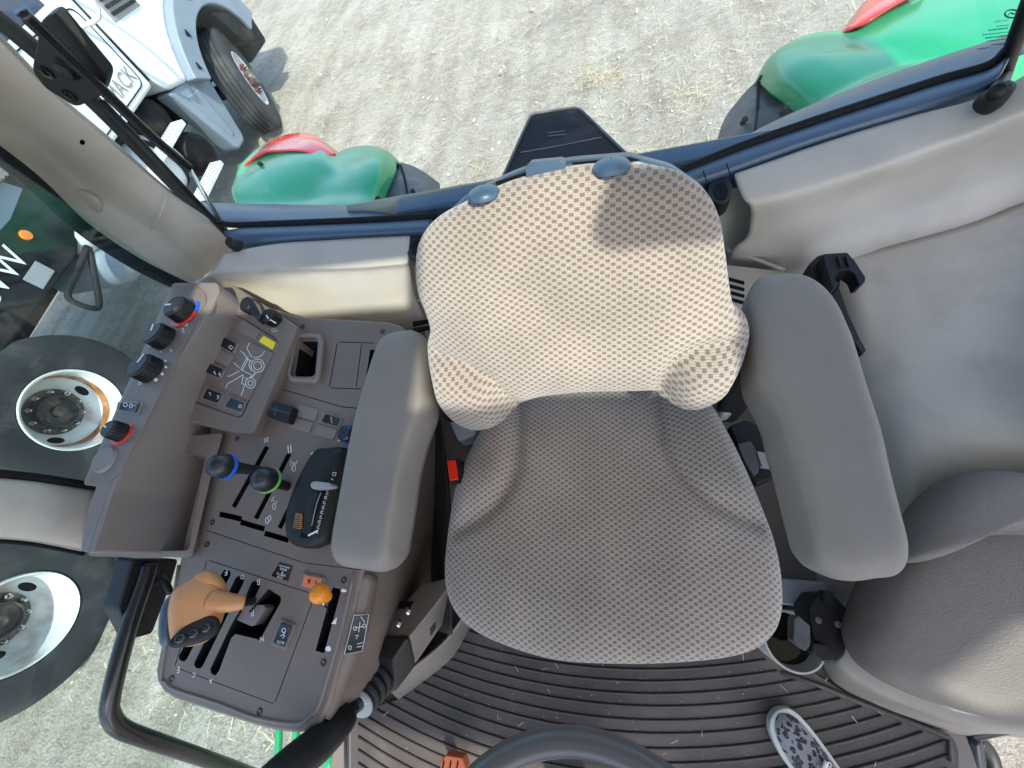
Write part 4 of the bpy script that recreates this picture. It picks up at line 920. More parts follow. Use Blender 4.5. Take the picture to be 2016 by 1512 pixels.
# ================================================================== CONSOLE
CO = thing('control_console', (-.8, .1, FZ), 'grey-brown right-hand control console with slots, levers, knobs and switches', 'console')
def consol():
    body = [(352, 1098), (303, 1322), (306, 1345), (318, 1364), (340, 1378), (420, 1405), (497, 1430), (540, 1441), (584, 1446), (606, 1441), (625, 1427), (640, 1405), (652, 1375), (670, 1310), (688, 1250), (714, 1122), (735, 1030), (760, 940), (800, 800), (812, 660), (790, 640), (765, 632), (590, 622), (520, 600), (440, 700), (400, 900)]
    top = [MC(a, b) for a, b in body]
    me_o = prism('panel', top, (0, 0, -.40), [console, dark], CO, 0)
    # recesses cut out of the top
    cut = []
    def cutter(px, depth=.03, rnd=0):
        if rnd: px = rpoly(px, rnd)
        cut.append(prism_data([MC(a, b, .01) for a, b in px], (0, 0, -.01-depth)))
    def slot(p, q, w, rnd=True, depth=.05):
        p, q = Vector(p), Vector(q); d = (q-p).normalized(); n = Vector((-d.y, d.x))*w/2
        if rnd:
            a0 = math.atan2(n.y, n.x); pts = [tuple(p+Vector((math.cos(a0+math.pi*i/6), math.sin(a0+math.pi*i/6)))*w/2) for i in range(7)] + [tuple(q-Vector((math.cos(a0+math.pi*i/6), math.sin(a0+math.pi*i/6)))*w/2) for i in range(7)]
        else: pts = [tuple(p+n), tuple(p-n), tuple(q-n), tuple(q+n)]
        cutter(pts, depth)
    slot((437, 1130), (350, 1296), 17); slot((463, 1143), (381, 1310), 18)
    # third slot and gate in one outline
    cutter([(487, 1147), (494, 1143), (502, 1147), (504, 1154), (480, 1207), (521, 1160), (545, 1176), (545, 1186), (510, 1249), (503, 1262), (455, 1250), (446, 1258), (421, 1325), (414, 1333), (406, 1329), (404, 1320), (446, 1232), (462, 1205)], .05)
    slot((657, 1159), (622, 1286), 18, False)
    slot((519, 877), (452, 997), 9, False); slot((563, 891), (496, 1020), 9, False); slot((608, 906), (543, 1039), 9, False)
    slot((424, 1011), (468, 1021), 11, False, .03); slot((466, 1027), (513, 1041), 11, False, .03); slot((513, 1049), (561, 1063), 11, False, .03)
    cutter([(724, 684), (738, 684), (722, 735), (716, 735)], .04)
    # storage pocket
    cutter([(586, 668), (622, 668), (618, 738), (574, 738)], .09, 8)
    # seams
    def seam(pts, w=1.6):
        for a, b in zip(pts, pts[1:]):
            slot(a, b, w, False, .0025)
    seam([(397, 1043), (588, 1107)]); seam([(590, 1108), (704, 1122)]); seam([(535, 759), (661, 796)]); seam([(663, 797), (700, 801)])
    seam([(659, 671), (643, 758)]); seam([(645, 760), (706, 762)]); seam([(661, 669), (730, 671)]); seam([(707, 674), (696, 758)])
    seam([(402, 1103), (610, 1171)]); seam([(612, 1174), (533, 1386)]); seam([(529, 1389), (336, 1317)]); seam([(334, 1313), (398, 1105)])
    vs, fs = [], []
    for v, f in cut:
        o = len(vs); vs += v; fs += [tuple(i+o for i in q) for q in f]
    cm = bpy.data.meshes.new('cut'); cm.from_pydata([v-WL[me_o.name] for v in vs], [], fs)
    bm = bmesh.new(); bm.from_mesh(cm); bmesh.ops.recalc_face_normals(bm, faces=bm.faces[:]); bm.to_mesh(cm); bm.free()
    cm.materials.append(dark)
    co = bpy.data.objects.new('cut', cm); COL.objects.link(co); co.location = WL[me_o.name]
    bm = bmesh.new(); bm.from_mesh(me_o.data)
    topf = max(bm.faces, key=lambda f: f.calc_center_median().z); 
    bmesh.ops.bevel(bm, geom=list(topf.edges), offset=.012, segments=3, profile=.6, affect='EDGES'); bm.to_mesh(me_o.data); bm.free()
    md = me_o.modifiers.new('b', 'BOOLEAN'); md.object = co; md.operation = 'DIFFERENCE'; md.solver = 'EXACT'; md.use_self = True
    try: md.material_mode = 'TRANSFER'
    except Exception: pass
    bpy.context.view_layer.update()
    dg = bpy.context.evaluated_depsgraph_get(); nm = bpy.data.meshes.new_from_object(me_o.evaluated_get(dg))
    print('console boolean', len(me_o.data.polygons), len(nm.polygons))
    me_o.modifiers.clear(); me_o.data = nm; bpy.data.objects.remove(co)
    for p in nm.polygons: p.use_smooth = False
    panel = me_o
    # raised rim line round the front of the panel
    rim = [(352, 1112), (320, 1318), (326, 1342), (345, 1358), (430, 1385), (500, 1412), (580, 1425), (610, 1412), (628, 1390), (650, 1318), (672, 1240), (697, 1128)]
    tube('panel_rim', [MC(a, b, .0005) for a, b in rim], .0028, console2, panel, 6, 3)
    slab('park_plate', rpoly([(472, 1196), (482, 1190), (520, 1191), (523, 1197), (500, 1232), (494, 1233), (466, 1221)], 3), MC, -.03, -.006, console2, CO, bevel=.001)
    scr = None
    for p in ((338, 1336), (511, 1401), (637, 1304), (677, 1142), (467, 864), (419, 1028), (408, 1072), (596, 643), (753, 653), (557, 747), (543, 779)):
        c = MC(*p)
        if scr is None: scr = lathe('screw', [(.0028, -.0004), (.003, .001), (.0052, .0014), (.006, .0002)], c, CN, blackg, CO, 14); so_ = WL[scr.name]-c
        else: inst('screw', scr.data, Matrix.Translation(c+so_), CO)
    def label(s, p0, p1, par=panel, fn=MC, h=.0008, m=white_ink, sc=1.0): return text('marking', s, fn(*p0, h), fn(*p1, h), CN, m, par, scale=sc)
    # text runs right to left in the photo: it is read from the seat
    for s, a, b in (('F', (448, 1120), (443, 1121.5)), ('D', (480, 1131), (474, 1132.5)), ('B', (512, 1140), (506, 1141.5)), ('E', (354, 1312), (349, 1313.5)), ('C', (385, 1323), (379, 1325)), ('A', (419, 1335), (412, 1337)), ('N', (519, 1252), (512, 1255))):
        label(s, a, b)
    label('P', (500, 1200), (494, 1202), h=-.0052)
    label('III', (528, 860), (520, 863)); label('II', (573, 875), (566, 878)); label('I', (617, 890), (612, 892))
    # cylinder pictograms
    strokes('pictogram', [[(573, 926), (580, 910), (583, 911)], [(572, 918), (573, 908), (579, 914)], circ(579, 922, 3, 6, 12), [(581, 916), (586, 906)]], MC, .0011, white_ink, panel)
    strokes('pictogram', [[(540, 978), (534, 986), (541, 986)], circ(540, 997, 3, 6, 12), [(543, 991), (546, 986)]], MC, .0011, white_ink, panel)
    strokes('pictogram', [circ(526, 1025, 3, 6, 12), [(528, 1018), (532, 1014), (534, 1020), (531, 1027)]], MC, .0011, white_ink, panel)
    # turtle, wedge and hare marks by the throttle
    slab('turtle_mark', [(670, 1163), (674, 1159), (680, 1160), (683, 1164), (679, 1166), (673, 1166)], MC, .0002, .0009, white_ink, panel, bevel=0)
    slab('wedge_mark', [(663, 1215), (661, 1229), (652, 1228)], MC, .0002, .0009, white_ink, panel, bevel=0)
    slab('hare_mark', [(640, 1276), (646, 1271), (650, 1273), (652, 1280), (646, 1283), (642, 1281)], MC, .0002, .0009, white_ink, panel, bevel=0)
    # decals
    d = slab('warning_decal', rpoly([(550, 1107), (576, 1114), (567, 1144), (534, 1134)], 2), MC, .0002, .001, blackg, CO, bevel=0)
    for i, (s, k) in enumerate((('STOP', .45), ('SHIFT TO', .75), ('P', .12), ('BEFORE', .6), ('DISMOUNTING', .98))):
        v = .86-.19*i; A = Vector((572.5, 1114.5)).lerp(Vector((563, 1141)), v); B = Vector((551, 1109)).lerp(Vector((538, 1133.5)), v); c = (A+B)/2; e = (B-A)*k*.48
        text('decal_lettering', s, MC(*(c-e), .0013), MC(*(c+e), .0013), CN, white_ink, d, scale=1.1 if i != 2 else 1)
    # ---- rocker switches
    def rocker(quad, m=blackg, h=.006, frame=True, icon=None, tilt=.35, fn=MC, hh=0, par=CO):
        q = [Vector(p) for p in quad]; c = sum(q, Vector((0, 0)))/4
        f = slab('switch', rpoly([tuple(p) for p in q], 4), fn, hh-.002, hh+.003, console2, par, bevel=.0012)
        inner = [c+(p-c)*.74 for p in q]
        top = [fn(p.x, p.y, hh+.003) for p in inner]; up = [.009, .006, .006, .009]
        mid = [(inner[0]+inner[3])*.5, (inner[1]+inner[2])*.5]
        vs = [fn(p.x, p.y, hh+.002) for p in inner]
        a, b, cc, dd = inner; m1 = a.lerp(b, .5); m2 = dd.lerp(cc, .5)
        tops = [fn(a.x, a.y, hh+.0085), fn(m1.x, m1.y, hh+.0045), fn(b.x, b.y, hh+.0065), fn(cc.x, cc.y, hh+.0065), fn(m2.x, m2.y, hh+.0045), fn(dd.x, dd.y, hh+.0085)]
        b1 = fn(m1.x, m1.y, hh+.002); b2 = fn(m2.x, m2.y, hh+.002)
        V = tops+[vs[0], b1, vs[1], vs[2], b2, vs[3]]
        F = [(0, 1, 4, 5), (1, 2, 3, 4), (6, 7, 1, 0), (7, 8, 2, 1), (8, 9, 3, 2), (9, 10, 4, 3), (10, 11, 5, 4), (11, 6, 0, 5)]
        k = mesh('rocker', V, F, m, f, bevel=.0008)
        if icon: strokes('icon', [[tuple(c+(Vector(p)-c)) for p in l] for l in icon], fn, .0011, white_ink, f, h=hh+.0078)
        return f
    def rq(cx, cy, w, h, ang):
        a = R(ang); e = Vector((math.cos(a), math.sin(a))); f = Vector((-e.y, e.x)); c = Vector((cx, cy))
        return [tuple(c-e*w/2-f*h/2), tuple(c+e*w/2-f*h/2), tuple(c+e*w/2+f*h/2), tuple(c-e*w/2+f*h/2)]
    f = rocker(rq(556, 1250, 56, 32, 112), icon=[circ(559, 1241, 4, 4, 10), [(553, 1252), (557, 1249), (561, 1252), (557, 1256)], [(556, 1250), (562, 1246)]])
    text('lettering', 'AUTO', MC(561, 1264, .0078), MC(546, 1260, .0078), CN, white_ink, f, scale=1)
    rocker(rq(614.5, 1146, 48, 31, 12), m=orange2)
    strokes('rocker_mark', [[(606, 1142), (610, 1147), (606, 1149)], [(620, 1144), (623, 1149)], [(608, 1141), (611, 1144)]], MC, .002, blackg, CO, h=.0085)
    # upper switch group
    bb = slab('rocker_block', rpoly([(537, 790), (577, 800), (565, 832), (522, 818)], 5), MC, 0, .022, black, CO, bevel=.003)
    strokes('block_ridge', [[(529, 802), (570, 815)], [(546, 798), (541, 818)]], MC, .002, trim, bb, h=.0225)
    for q in ([(586, 796), (628, 806), (619, 829), (577, 819)], [(576, 821), (617, 832), (608, 853), (566, 841)], [(627, 835), (664, 846), (655, 867), (616, 856)]):
        slab('blank_cap', rpoly([tuple(p) for p in q], 4), MC, -.001, .0025, console2, CO, bevel=.001)
    f = rocker([(637, 811), (676, 823), (665, 843), (626, 831)])
    text('lettering', 'MFWD', MC(655, 832, .0076), MC(653, 820, .0076), CN, white_ink, f, scale=.8)
    slab('knob_plate', rpoly([(683, 821), (712, 830), (690, 895), (655, 886)], 4), MC, 0, .002, console, CO, bevel=.0008)
    kn = lathe('rate_knob', [(.001, .02), (.013, .02), (.016, .017), (.017, .002), (.02, 0)], MC(688, 856, .002), CN, blackg, CO, 28)
    lathe('knob_ring', [(.0171, .002), (.021, .003), (.021, 0)], MC(688, 856, .002), CN, blue_ink, kn, 28)
    label('5', (673, 861), (669, 859), h=.003); label('4', (676, 881), (672, 879), h=.003)
    # ---- storage pocket bezel
    oc = rpoly([(580, 655), (632, 657), (640, 672), (633, 748), (622, 757), (572, 754), (564, 742)], 7)
    ic = rpoly([(586, 664), (624, 665), (626, 676), (620, 738), (612, 742), (574, 741), (572, 733)], 7)
    V = [MC(a, b, .0) for a, b in oc]+[MC(*(Vector(o).lerp(Vector(i), .35)), .014) for o, i in zip(oc, ic)]+[MC(*(Vector(o).lerp(Vector(i), .75)), .015) for o, i in zip(oc, ic)]+[MC(a, b, .008) for a, b in ic]+[MC(a, b, -.08) for a, b in ic]
    n = len(oc); F = [(k*n+i, k*n+(i+1) % n, (k+1)*n+(i+1) % n, (k+1)*n+i) for k in range(4) for i in range(n)]; F.append(tuple(4*n+i for i in range(n)))
    mesh('storage_pocket', V, F, console2, CO, smooth=True)
    # ---- hitch control quadrant
    hq = [(632, 888), (648, 884), (690, 890), (672, 985), (655, 1062), (640, 1074), (624, 1080), (594, 1076), (579, 1062), (576, 1040), (580, 1000), (596, 955), (612, 920)]
    hs = pillow('hitch_quadrant', [MC(a, b, 0) for a, b in hq], CN, .032, black, CO, p=6, q=3, rings=16, dens=5, under=.005)
    hl = lambda a, b, h: MC(a, b, h)
    slab('quadrant_slot', rpoly([(630, 962), (640, 964), (606, 1052), (606, 1060), (590, 1058), (592, 1048)], 4), MC, .028, .0335, dark, hs, bevel=0)
    slab('quadrant_track', rpoly([(612, 965), (628, 968), (618, 995), (612, 1052), (594, 1050), (600, 1000)], 5), MC, .024, .036, black, hs, bevel=.004)
    strokes('track_edge', [[(632, 970), (624, 990), (618, 1015), (614, 1035)]], MC, .0018, grey, hs, h=.0365)
    slab('quadrant_lever', rpoly([(612, 950), (620, 947), (650, 951), (652, 957), (640, 960), (616, 963), (611, 958)], 3), MC, .03, .052, grey, hs, bevel=.003)
    tw = slab('thumb_wheel', rpoly([(581, 1010), (592, 1011), (591, 1042), (577, 1039)], 2), MC, .03, .038, yellow if False else tan, hs, bevel=.002)
    for i in range(7):
        strokes('wheel_ridge', [[(579, 1014+i*4), (591, 1014+i*4.2)]], MC, .0016, black, tw, h=.0385)
    for i in range(9):
        x, y = 643-i*2.6+(i*i)*.02, 966+i*9.6
        text('scale_mark', str(9-i) if i else '10', MC(x+3.5, y+3, .0365), MC(x+2.8, y-.3, .0365), CN, white_ink, hs, scale=1)
        strokes('scale_tick', [[(x-1, y+6), (x+3, y+7)]], MC, .001, white_ink, hs, h=.0365)
    strokes('quadrant_mark', [[(656, 930), (662, 931), (660, 937), (655, 936), (656, 930)], [(652, 942), (656, 945)]], MC, .0012, white_ink, hs, h=.0335)
    # ---- hydraulic levers
    def lever(base, head, zh, ring, rx):
        b = MC(*base, -.02); h = W(*head, zh); d = (h-b)
        l = thing_part('hydraulic_lever', b, CO)
        tube('stalk', [b, b+d*.35, b+d*.7, h], lambda u: .0075+.006*u, black, l, 12, 4)
        ax = d.normalized()*.8+(O-h).normalized()*.45; ax.normalize()
        lathe('grip_head', [(.001, .032), (rx*.45, .030), (rx*.78, .022), (rx*.96, .010), (rx, 0), (rx*.92, -.008), (rx*.7, -.02), (rx*.5, -.032), (.001, -.034)], h-ax*.008, ax, headm, l, 32, sharp=False); h = h-ax*.010
        lathe('color_ring', [(rx*.995, .002), (rx*1.05, 0), (rx*1.05, -.005), (rx*.97, -.007)], h, ax, ring, l, 32)
    lever((540, 930), (434, 917), 1.885, blue_ink, .025); lever((581, 962), (520, 943), 1.865, green_ink, .0245)
    # ---- throttle lever with orange ball
    th = thing_part('throttle_lever', MC(646, 1205, -.02), CO)
    tube('shank', [MC(648, 1212, -.02), MC(643, 1200, 0), W(635, 1186, 1.82)], .0042, chrome, th, 10, 4, flat=.5)
    lathe('ball_grip', [(.001, .018), (.008, .0165), (.0145, .010), (.0165, .002), (.015, -.006), (.011, -.015), (.0085, -.022), (.007, -.024), (.001, -.024)], W(630, 1169, 1.835), Vector((-.1, .25, .8)), orange, th, 28, sharp=False)
    # ---- gear lever
    g = thing_part('gear_lever', MC(505, 1185, -.03), CO)
    b0 = MC(512, 1183, -.03); h0 = W(462, 1187, 1.86); h1 = W(385, 1190, 1.88)
    tube('shaft', [b0, b0.lerp(h0, .5), h0], .007, black, g, 12)
    tube('neck', [W(482, 1186, 1.843), W(462, 1187, 1.853), W(440, 1186, 1.862), W(415, 1184, 1.87)], lambda u: .0105+.009*u, tan, g, 16, 4)
    head = [(398, 1128), (425, 1132), (440, 1150), (447, 1180), (440, 1215), (428, 1240), (408, 1262), (380, 1272), (352, 1272), (337, 1262), (331, 1235), (330, 1200), (340, 1165), (365, 1145)]
    pn = (O-W(385, 1200, 1.88)).normalized()
    pc = W(385, 1200, 1.872)
    pillow('grip', [WP(a, b, pc, pn) for a, b in head], pn, .034, tan, g, p=2.4, q=2.0, rings=20, dens=5, under=.028)
    lobe = [(380, 1140), (392, 1126), (412, 1122), (432, 1132), (445, 1150), (446, 1168), (420, 1160), (395, 1156)]
    pillow('thumb_rest', [WP(a, b, pc+pn*.006, pn) for a, b in lobe], pn, .022, tan, g, p=2.2, q=2, rings=12, dens=5, under=.02)
    side = [(336, 1172), (344, 1190), (338, 1230), (334, 1268), (322, 1275), (313, 1262), (312, 1225), (320, 1190)]
    pillow('grip_back', [WP(a, b, pc-pn*.012, pn) for a, b in side], pn, .014, trim, g, p=2.5, q=2, rings=10, dens=5, under=.02)
    face = [(332, 1266), (350, 1244), (378, 1224), (408, 1212), (428, 1216), (434, 1232), (426, 1250), (400, 1264), (372, 1272), (342, 1276)]
    fp = pillow('button_face', [WP(a, b, pc+pn*.03, pn) for a, b in face], pn, .007, black, g, p=3, q=2, rings=10, dens=5, under=.012)
    for a, b in ((356, 1257), (382, 1247), (407, 1236)):
        q = [WP(a+13*math.cos(t)+4*math.sin(t), b-7*math.cos(t)+8*math.sin(t), pc+pn*.0355, pn) for t in np.linspace(0, 6.283, 11)[:-1]]
        pillow('range_button', q, pn, .005, blackg, fp if False else g, p=2.2, q=2, rings=6, dens=3, under=.004)
    # ---- light switch panel
    lp = lambda a, b, h=0: MC(a, b, .03+h)
    lpo = [(440, 560), (456, 558), (480, 573), (583, 641), (575, 665), (500, 845), (492, 852), (462, 852), (340, 822), (330, 812), (385, 715)]
    slab('light_panel', rpoly(lpo, 7), MC, -.05, .03, console, CO, bevel=.006, bseg=3)
    lpi = rpoly([(453, 613), (545, 668), (477, 818), (470, 822), (365, 785), (362, 775)], 6)
    strokes('panel_seam', [lpi+[lpi[0]]], lp, .0014, dark, CO)
    net('panel_lip', [[lp(345, 792), lp(400, 808), lp(440, 824), lp(475, 838)], [lp(352, 805, -.01), lp(400, 822, -.01), lp(440, 836, -.01), lp(470, 846, -.012)], [lp(345, 822, -.035), lp(400, 838, -.035), lp(435, 848, -.035), lp(465, 853, -.035)]], console2, CO, 4)
    # blank pieces and rockers
    lq = lambda *q: [tuple(p) for p in q]
    for q in (lq((478, 628), (512, 650), (502, 668), (465, 650)), lq((423, 683), (460, 700), (448, 722), (408, 703))):
        slab('blank_cap', rpoly(q, 3), lp, 0, .0025, console2, CO, bevel=.001)
    rk = dict(fn=MC, hh=.03)
    rocker(lq((432, 656), (470, 675), (460, 699), (419, 677)), icon=[[(450, 683), (454, 680), (459, 684), (455, 688), (450, 683)]], **rk)
    rocker(lq((405, 709), (444, 726), (434, 748), (390, 730)), icon=[[(420, 733), (424, 735)], [(430, 737), (434, 739)], [(422, 730), (425, 738)], [(432, 733), (435, 742)]], **rk)
    rocker(lq((405, 760), (441, 773), (431, 798), (392, 785)), icon=[[(411, 773), (415, 774), (414, 779)], [(427, 779), (431, 780), (428, 786)]], **rk)
    rocker(lq((451, 779), (484, 791), (476, 815), (437, 801)), icon=[circ(473, 800, 3, 3, 8)], **rk)
    rocker(lq((516, 656), (549, 675), (540, 693), (504, 672)), m=yellow, **rk)
    # tractor diagram plate
    pl = slab('diagram_plate', rpoly([(483, 670), (538, 694), (489, 788), (432, 762)], 3), lp, 0, .0028, console, CO, bevel=.001)
    k = lambda x, y: (350+.248*x, 480+.248*y)
    D = [[k(*p) for p in circ(635, 968, 52, 52, 22)], [k(*p) for p in circ(635, 968, 32, 32, 18)], [k(*p) for p in circ(578, 1105, 40, 40, 20)], [k(*p) for p in circ(578, 1105, 20, 20, 14)],
         [k(545, 912), k(500, 998), k(592, 1045), k(622, 1030)], [k(545, 912), k(590, 935)], [k(560, 912), k(512, 1005)], [k(520, 1045), k(508, 1112), k(545, 1118)], [k(530, 1065), k(552, 1070), k(540, 1100)],
         [k(590, 1045), k(572, 1065)], [k(610, 1020), k(605, 1050), k(580, 1060)], [k(572, 785), k(548, 830), k(590, 900)], [k(690, 850), k(670, 885), k(625, 905)], [k(498, 852), k(525, 870), k(545, 905)], [k(445, 945), k(465, 960), k(490, 985)], [k(393, 1050), k(410, 1052), k(490, 1010)],
         [k(380, 1145), k(395, 1112), k(520, 1040)], [k(503, 1205), k(520, 1165), k(530, 1125)], [k(575, 930), k(565, 960), k(585, 1010)], [k(560, 893), k(545, 905), k(560, 912)], [k(600, 900), k(625, 905)]]
    strokes('tractor_diagram', D, lp, .0013, white_ink, pl, h=.0034)
    # ---- two knobs at the back of the panel
    def knob(name, c, fn, r, hgt, ring=None, ptr=None, axis=None, ridges=26, top=None):
        o = fn(*c, 0); ax = Vector(axis or (.15, -.15, 1)).normalized(); a, b = frame_for(ax)
        prof = [(.001, hgt), (r*.86, hgt), (r*.95, hgt*.93), (r, hgt*.7), (r*1.06, hgt*.1), (r*1.06, 0)]
        kk = lathe(name, prof, o, ax, black, CO, 40)
        D = []
        for i in range(ridges):
            t = 2*math.pi*i/ridges; e = a*math.cos(t)+b*math.sin(t); f = ax.cross(e)
            c0 = o+e*r*1.04; D.append(prism_data([c0+f*r*.05+ax*.002, c0-f*r*.05+ax*.002, c0-f*r*.05+ax*hgt*.82-e*r*.03, c0+f*r*.05+ax*hgt*.82-e*r*.03], e*r*.05))
        if D: merged('knob_ridges', D, blackg, kk)
        if ring:
            for m_, t0, t1 in ring:
                pts = [o+(a*math.cos(R(q))+b*math.sin(R(q)))*r*1.32 for q in np.linspace(t0, t1, 24)]
                merged('color_ring', [ribbon_data(pts, r*.32, ax, .0035)], m_, kk)
        if ptr is not None:
            e = None
            tip = WP(*ptr, o+ax*hgt, ax); e = (tip-o-ax*hgt).normalized()
            merged('pointer', [ribbon_data([o+ax*(hgt+.0004)+e*r*.1, o+ax*(hgt+.0004)+e*r*.88], r*.16, ax, .0005), ribbon_data([o+e*r*1.0+ax*hgt*.9, o+e*r*1.09+ax*hgt*.3], r*.16, e, .0005)], white_ink, kk)
        return kk
    knob('lighting_knob', (500, 606), lp, .02, .024, axis=(-.1, -.15, 1), ridges=0)
    slab('knob_wing', rpoly([(487, 590), (497, 588), (515, 622), (506, 632), (494, 615)], 3), lp, .01, .03, blackg, CO, bevel=.003)
    knob('wiper_knob', (543, 630), lp, .0185, .026, axis=(-.1, -.1, 1), ptr=(547, 655))
    slab('mark_dot', circ(516.5, 593.5+25, 2.2, 2.2, 8)[:-1], lp, 0, .0007, white_ink, CO, bevel=0)
    slab('mark_dot', circ(517, 635.5, 2, 2, 8)[:-1], lp, 0, .0007, white_ink, CO, bevel=0)
    strokes('pictogram', [circ(538, 650, 3, 3, 8), [(543, 647), (546, 651), (543, 653)], [(527, 647), (528, 648)]], lp, .0008, white_ink, CO)
    # ---- climate strip
    strip = rpoly([(345, 563), (385, 562), (404, 576), (406, 592), (240, 925), (210, 952), (168, 950), (176, 930)], 8)
    rw = prism('climate_ridge', [AC(a, b, 0) for a, b in rpoly([(340, 556), (428, 556), (432, 572), (388, 655), (341, 721), (300, 800), (262, 880), (222, 965), (182, 1090), (158, 1085), (172, 1000), (190, 955), (162, 955), (170, 935)], 8)], (0, 0, -.35), console2, CO, .010, bseg=3)
    slab('climate_plate', strip, AC, 0, .0025, console, CO, bevel=.0012)
    net('ridge_slope', [[AC(432, 570, -.004), AC(420, 605, -.004), AC(388, 655, -.004), AC(341, 721, -.004), AC(300, 800, -.004), AC(262, 880, -.004), AC(222, 965, -.004), AC(182, 1088, -.004)],
                        [lp(440, 572, .04), lp(428, 625, .035), lp(402, 675, .03), lp(362, 735, .03), lp(322, 805, .025), lp(285, 870, .02), lp(245, 960, .02), lp(202, 1090, .02)],
                        [lp(447, 580, .0), lp(434, 640, .0), lp(410, 690, .0), lp(378, 745, .0), lp(340, 808, -.002), lp(305, 868, -.01), lp(262, 960, -.012), lp(216, 1090, -.012)],
                        [lp(455, 590, -.02), lp(442, 650, -.02), lp(418, 700, -.02), lp(385, 755, -.02), lp(350, 815, -.03), lp(318, 868, -.03), lp(275, 960, -.04), lp(225, 1090, -.04)]], console, CO, 5)
    axk = (-.08, .08, 1)
    knob('temperature_knob', (366, 617), AC, .0275, .033, ring=((red_ink, -50, 88), (blue_ink, 92, 200)), ptr=(322, 600), axis=axk)
    knob('vent_knob', (327, 669), AC, .027, .033, ptr=(303, 635), axis=axk)
    knob('fan_knob', (301, 731), AC, .0285, .033, ptr=(272, 712), axis=axk)
    knob('heat_knob', (243, 853), AC, .018, .03, ring=((red_ink, -40, 200),), ptr=(205, 838), axis=axk, ridges=18)
    rocker([(232, 790), (281, 790), (270, 816), (227, 808)], fn=AC, hh=.0025, icon=[circ(247, 797, 4, 4, 8), circ(258, 799, 3, 4, 8), [(262, 798), (268, 799)]])
    lathe('blank_plug', [(.001, .006), (.024, .006), (.027, .003), (.028, 0)], AC(208, 905, .0025), (.05, 0, 1), console2, CO, 32)
    acl = lambda a, b, h=0: AC(a, b, .0025+h)
    for x, y, r in ((316, 692.5, 1.2), (325, 710, 2), (326, 722.5, 2.4), (319, 736, 2.8), (306, 747, 4)):
        slab('fan_dot', circ(x, y, r, r, 10)[:-1], acl, 0, .0007, white_ink, CO, bevel=0)
    strokes('pictogram', [circ(279, 751, 3, 3, 7), circ(273, 748, 2.5, 2.5, 7), circ(275, 755, 2.5, 2.5, 7)], acl, .0009, white_ink, CO)
    strokes('pictogram', [circ(366, 638, 4, 4, 10), [(364, 636), (368, 641)], [(357, 648), (362, 646), (360, 654), (364, 652)]], acl, .001, white_ink, CO)
    strokes('pictogram', [circ(295, 679, 4, 4, 10), [(293, 677), (297, 682)], [(334, 687), (339, 690), (335, 694)]], acl, .001, white_ink, CO)
    strokes('pictogram', [circ(256, 841, 3, 4, 10), [(250, 858), (248, 863), (252, 860)], [(221, 866), (227, 867), (226, 871), (220, 870), (221, 866)], [(231, 865), (230, 871)]], acl, .0012, white_ink, CO)
    # ---- open tray
    oc = rpoly([(272, 868), (440, 852), (415, 940), (380, 1092), (370, 1098), (175, 1095), (170, 1080), (225, 980)], 6)
    ic = rpoly([(302, 878), (405, 898), (392, 960), (372, 1078), (366, 1084), (222, 1084), (216, 1078), (255, 985)], 6)
    tr = lambda a, b, h=0: MC(a, b, .015+h)
    V = [tr(a, b, -.06) for a, b in oc]+[tr(a, b, .0) for a, b in oc]+[tr(a, b, .002) for a, b in ic]
    cI = sum((Vector(q) for q in ic), Vector((0, 0)))/len(ic)
    low = [tr(a, b, .002)+Vector((0, 0, -.17)) for a, b in ic]; cl = sum(low, Vector())/len(low); low = [cl+(v-cl)*.86 for v in low]
    V += low; n = len(oc); F = [(kk*n+i, kk*n+(i+1) % n, (kk+1)*n+(i+1) % n, (kk+1)*n+i) for kk in range(3) for i in range(n)]; F.append(tuple(3*n+i for i in range(n)))
    mesh('open_tray', V, F, console, CO, bevel=.004)
    # side decal and side wall pieces
    sd = [WX(a, b, -.455) for a, b in ((697, 1211), (726, 1210), (713, 1282), (678, 1288))]
    sn = Vector((.55, 0, .83)); sp0 = MC(694, 1230, -.004)
    sdl = [WP(a, b, sp0+Vector((.006, 0, 0)), sn) for a, b in ((697, 1211), (726, 1210), (713, 1282), (678, 1288))]
    dd = prism('hitch_decal', sdl, -sn*.002, blackg, CO, .0004)
    fn2 = lambda a, b, h=0: WP(a, b, sp0+Vector((.006, 0, 0))+sn*.0006, sn)
    strokes('decal_print', [[(710, 1214), (718, 1225)], [(700, 1236), (716, 1233)], [(709, 1224), (706, 1244)], circ(699, 1237, 3, 4, 8), circ(717, 1232, 3, 4, 8), [(699, 1252), (706, 1250), (701, 1258)], [(703, 1268), (714, 1265)], [(702, 1274), (712, 1272)], circ(689, 1275, 3, 4, 8), [(697, 1211), (726, 1210), (713, 1282), (678, 1288), (697, 1211)]], fn2, .0009, white_ink, dd, N=sn)
    net('side_wall', [[MC(712, 1128, -.004), MC(690, 1245, -.004), MC(668, 1320, -.004), MC(640, 1415, -.006)], [MC(742, 1135, -.04), MC(722, 1245, -.04), MC(694, 1325, -.04), MC(658, 1420, -.045)], [MC(752, 1150, -.2), MC(735, 1250, -.2), MC(705, 1330, -.2), MC(668, 1420, -.2)], [MC(760, 1160, -.42), MC(740, 1250, -.42), MC(712, 1330, -.42), MC(680, 1420, -.42)]], console, CO, 5)
consol()

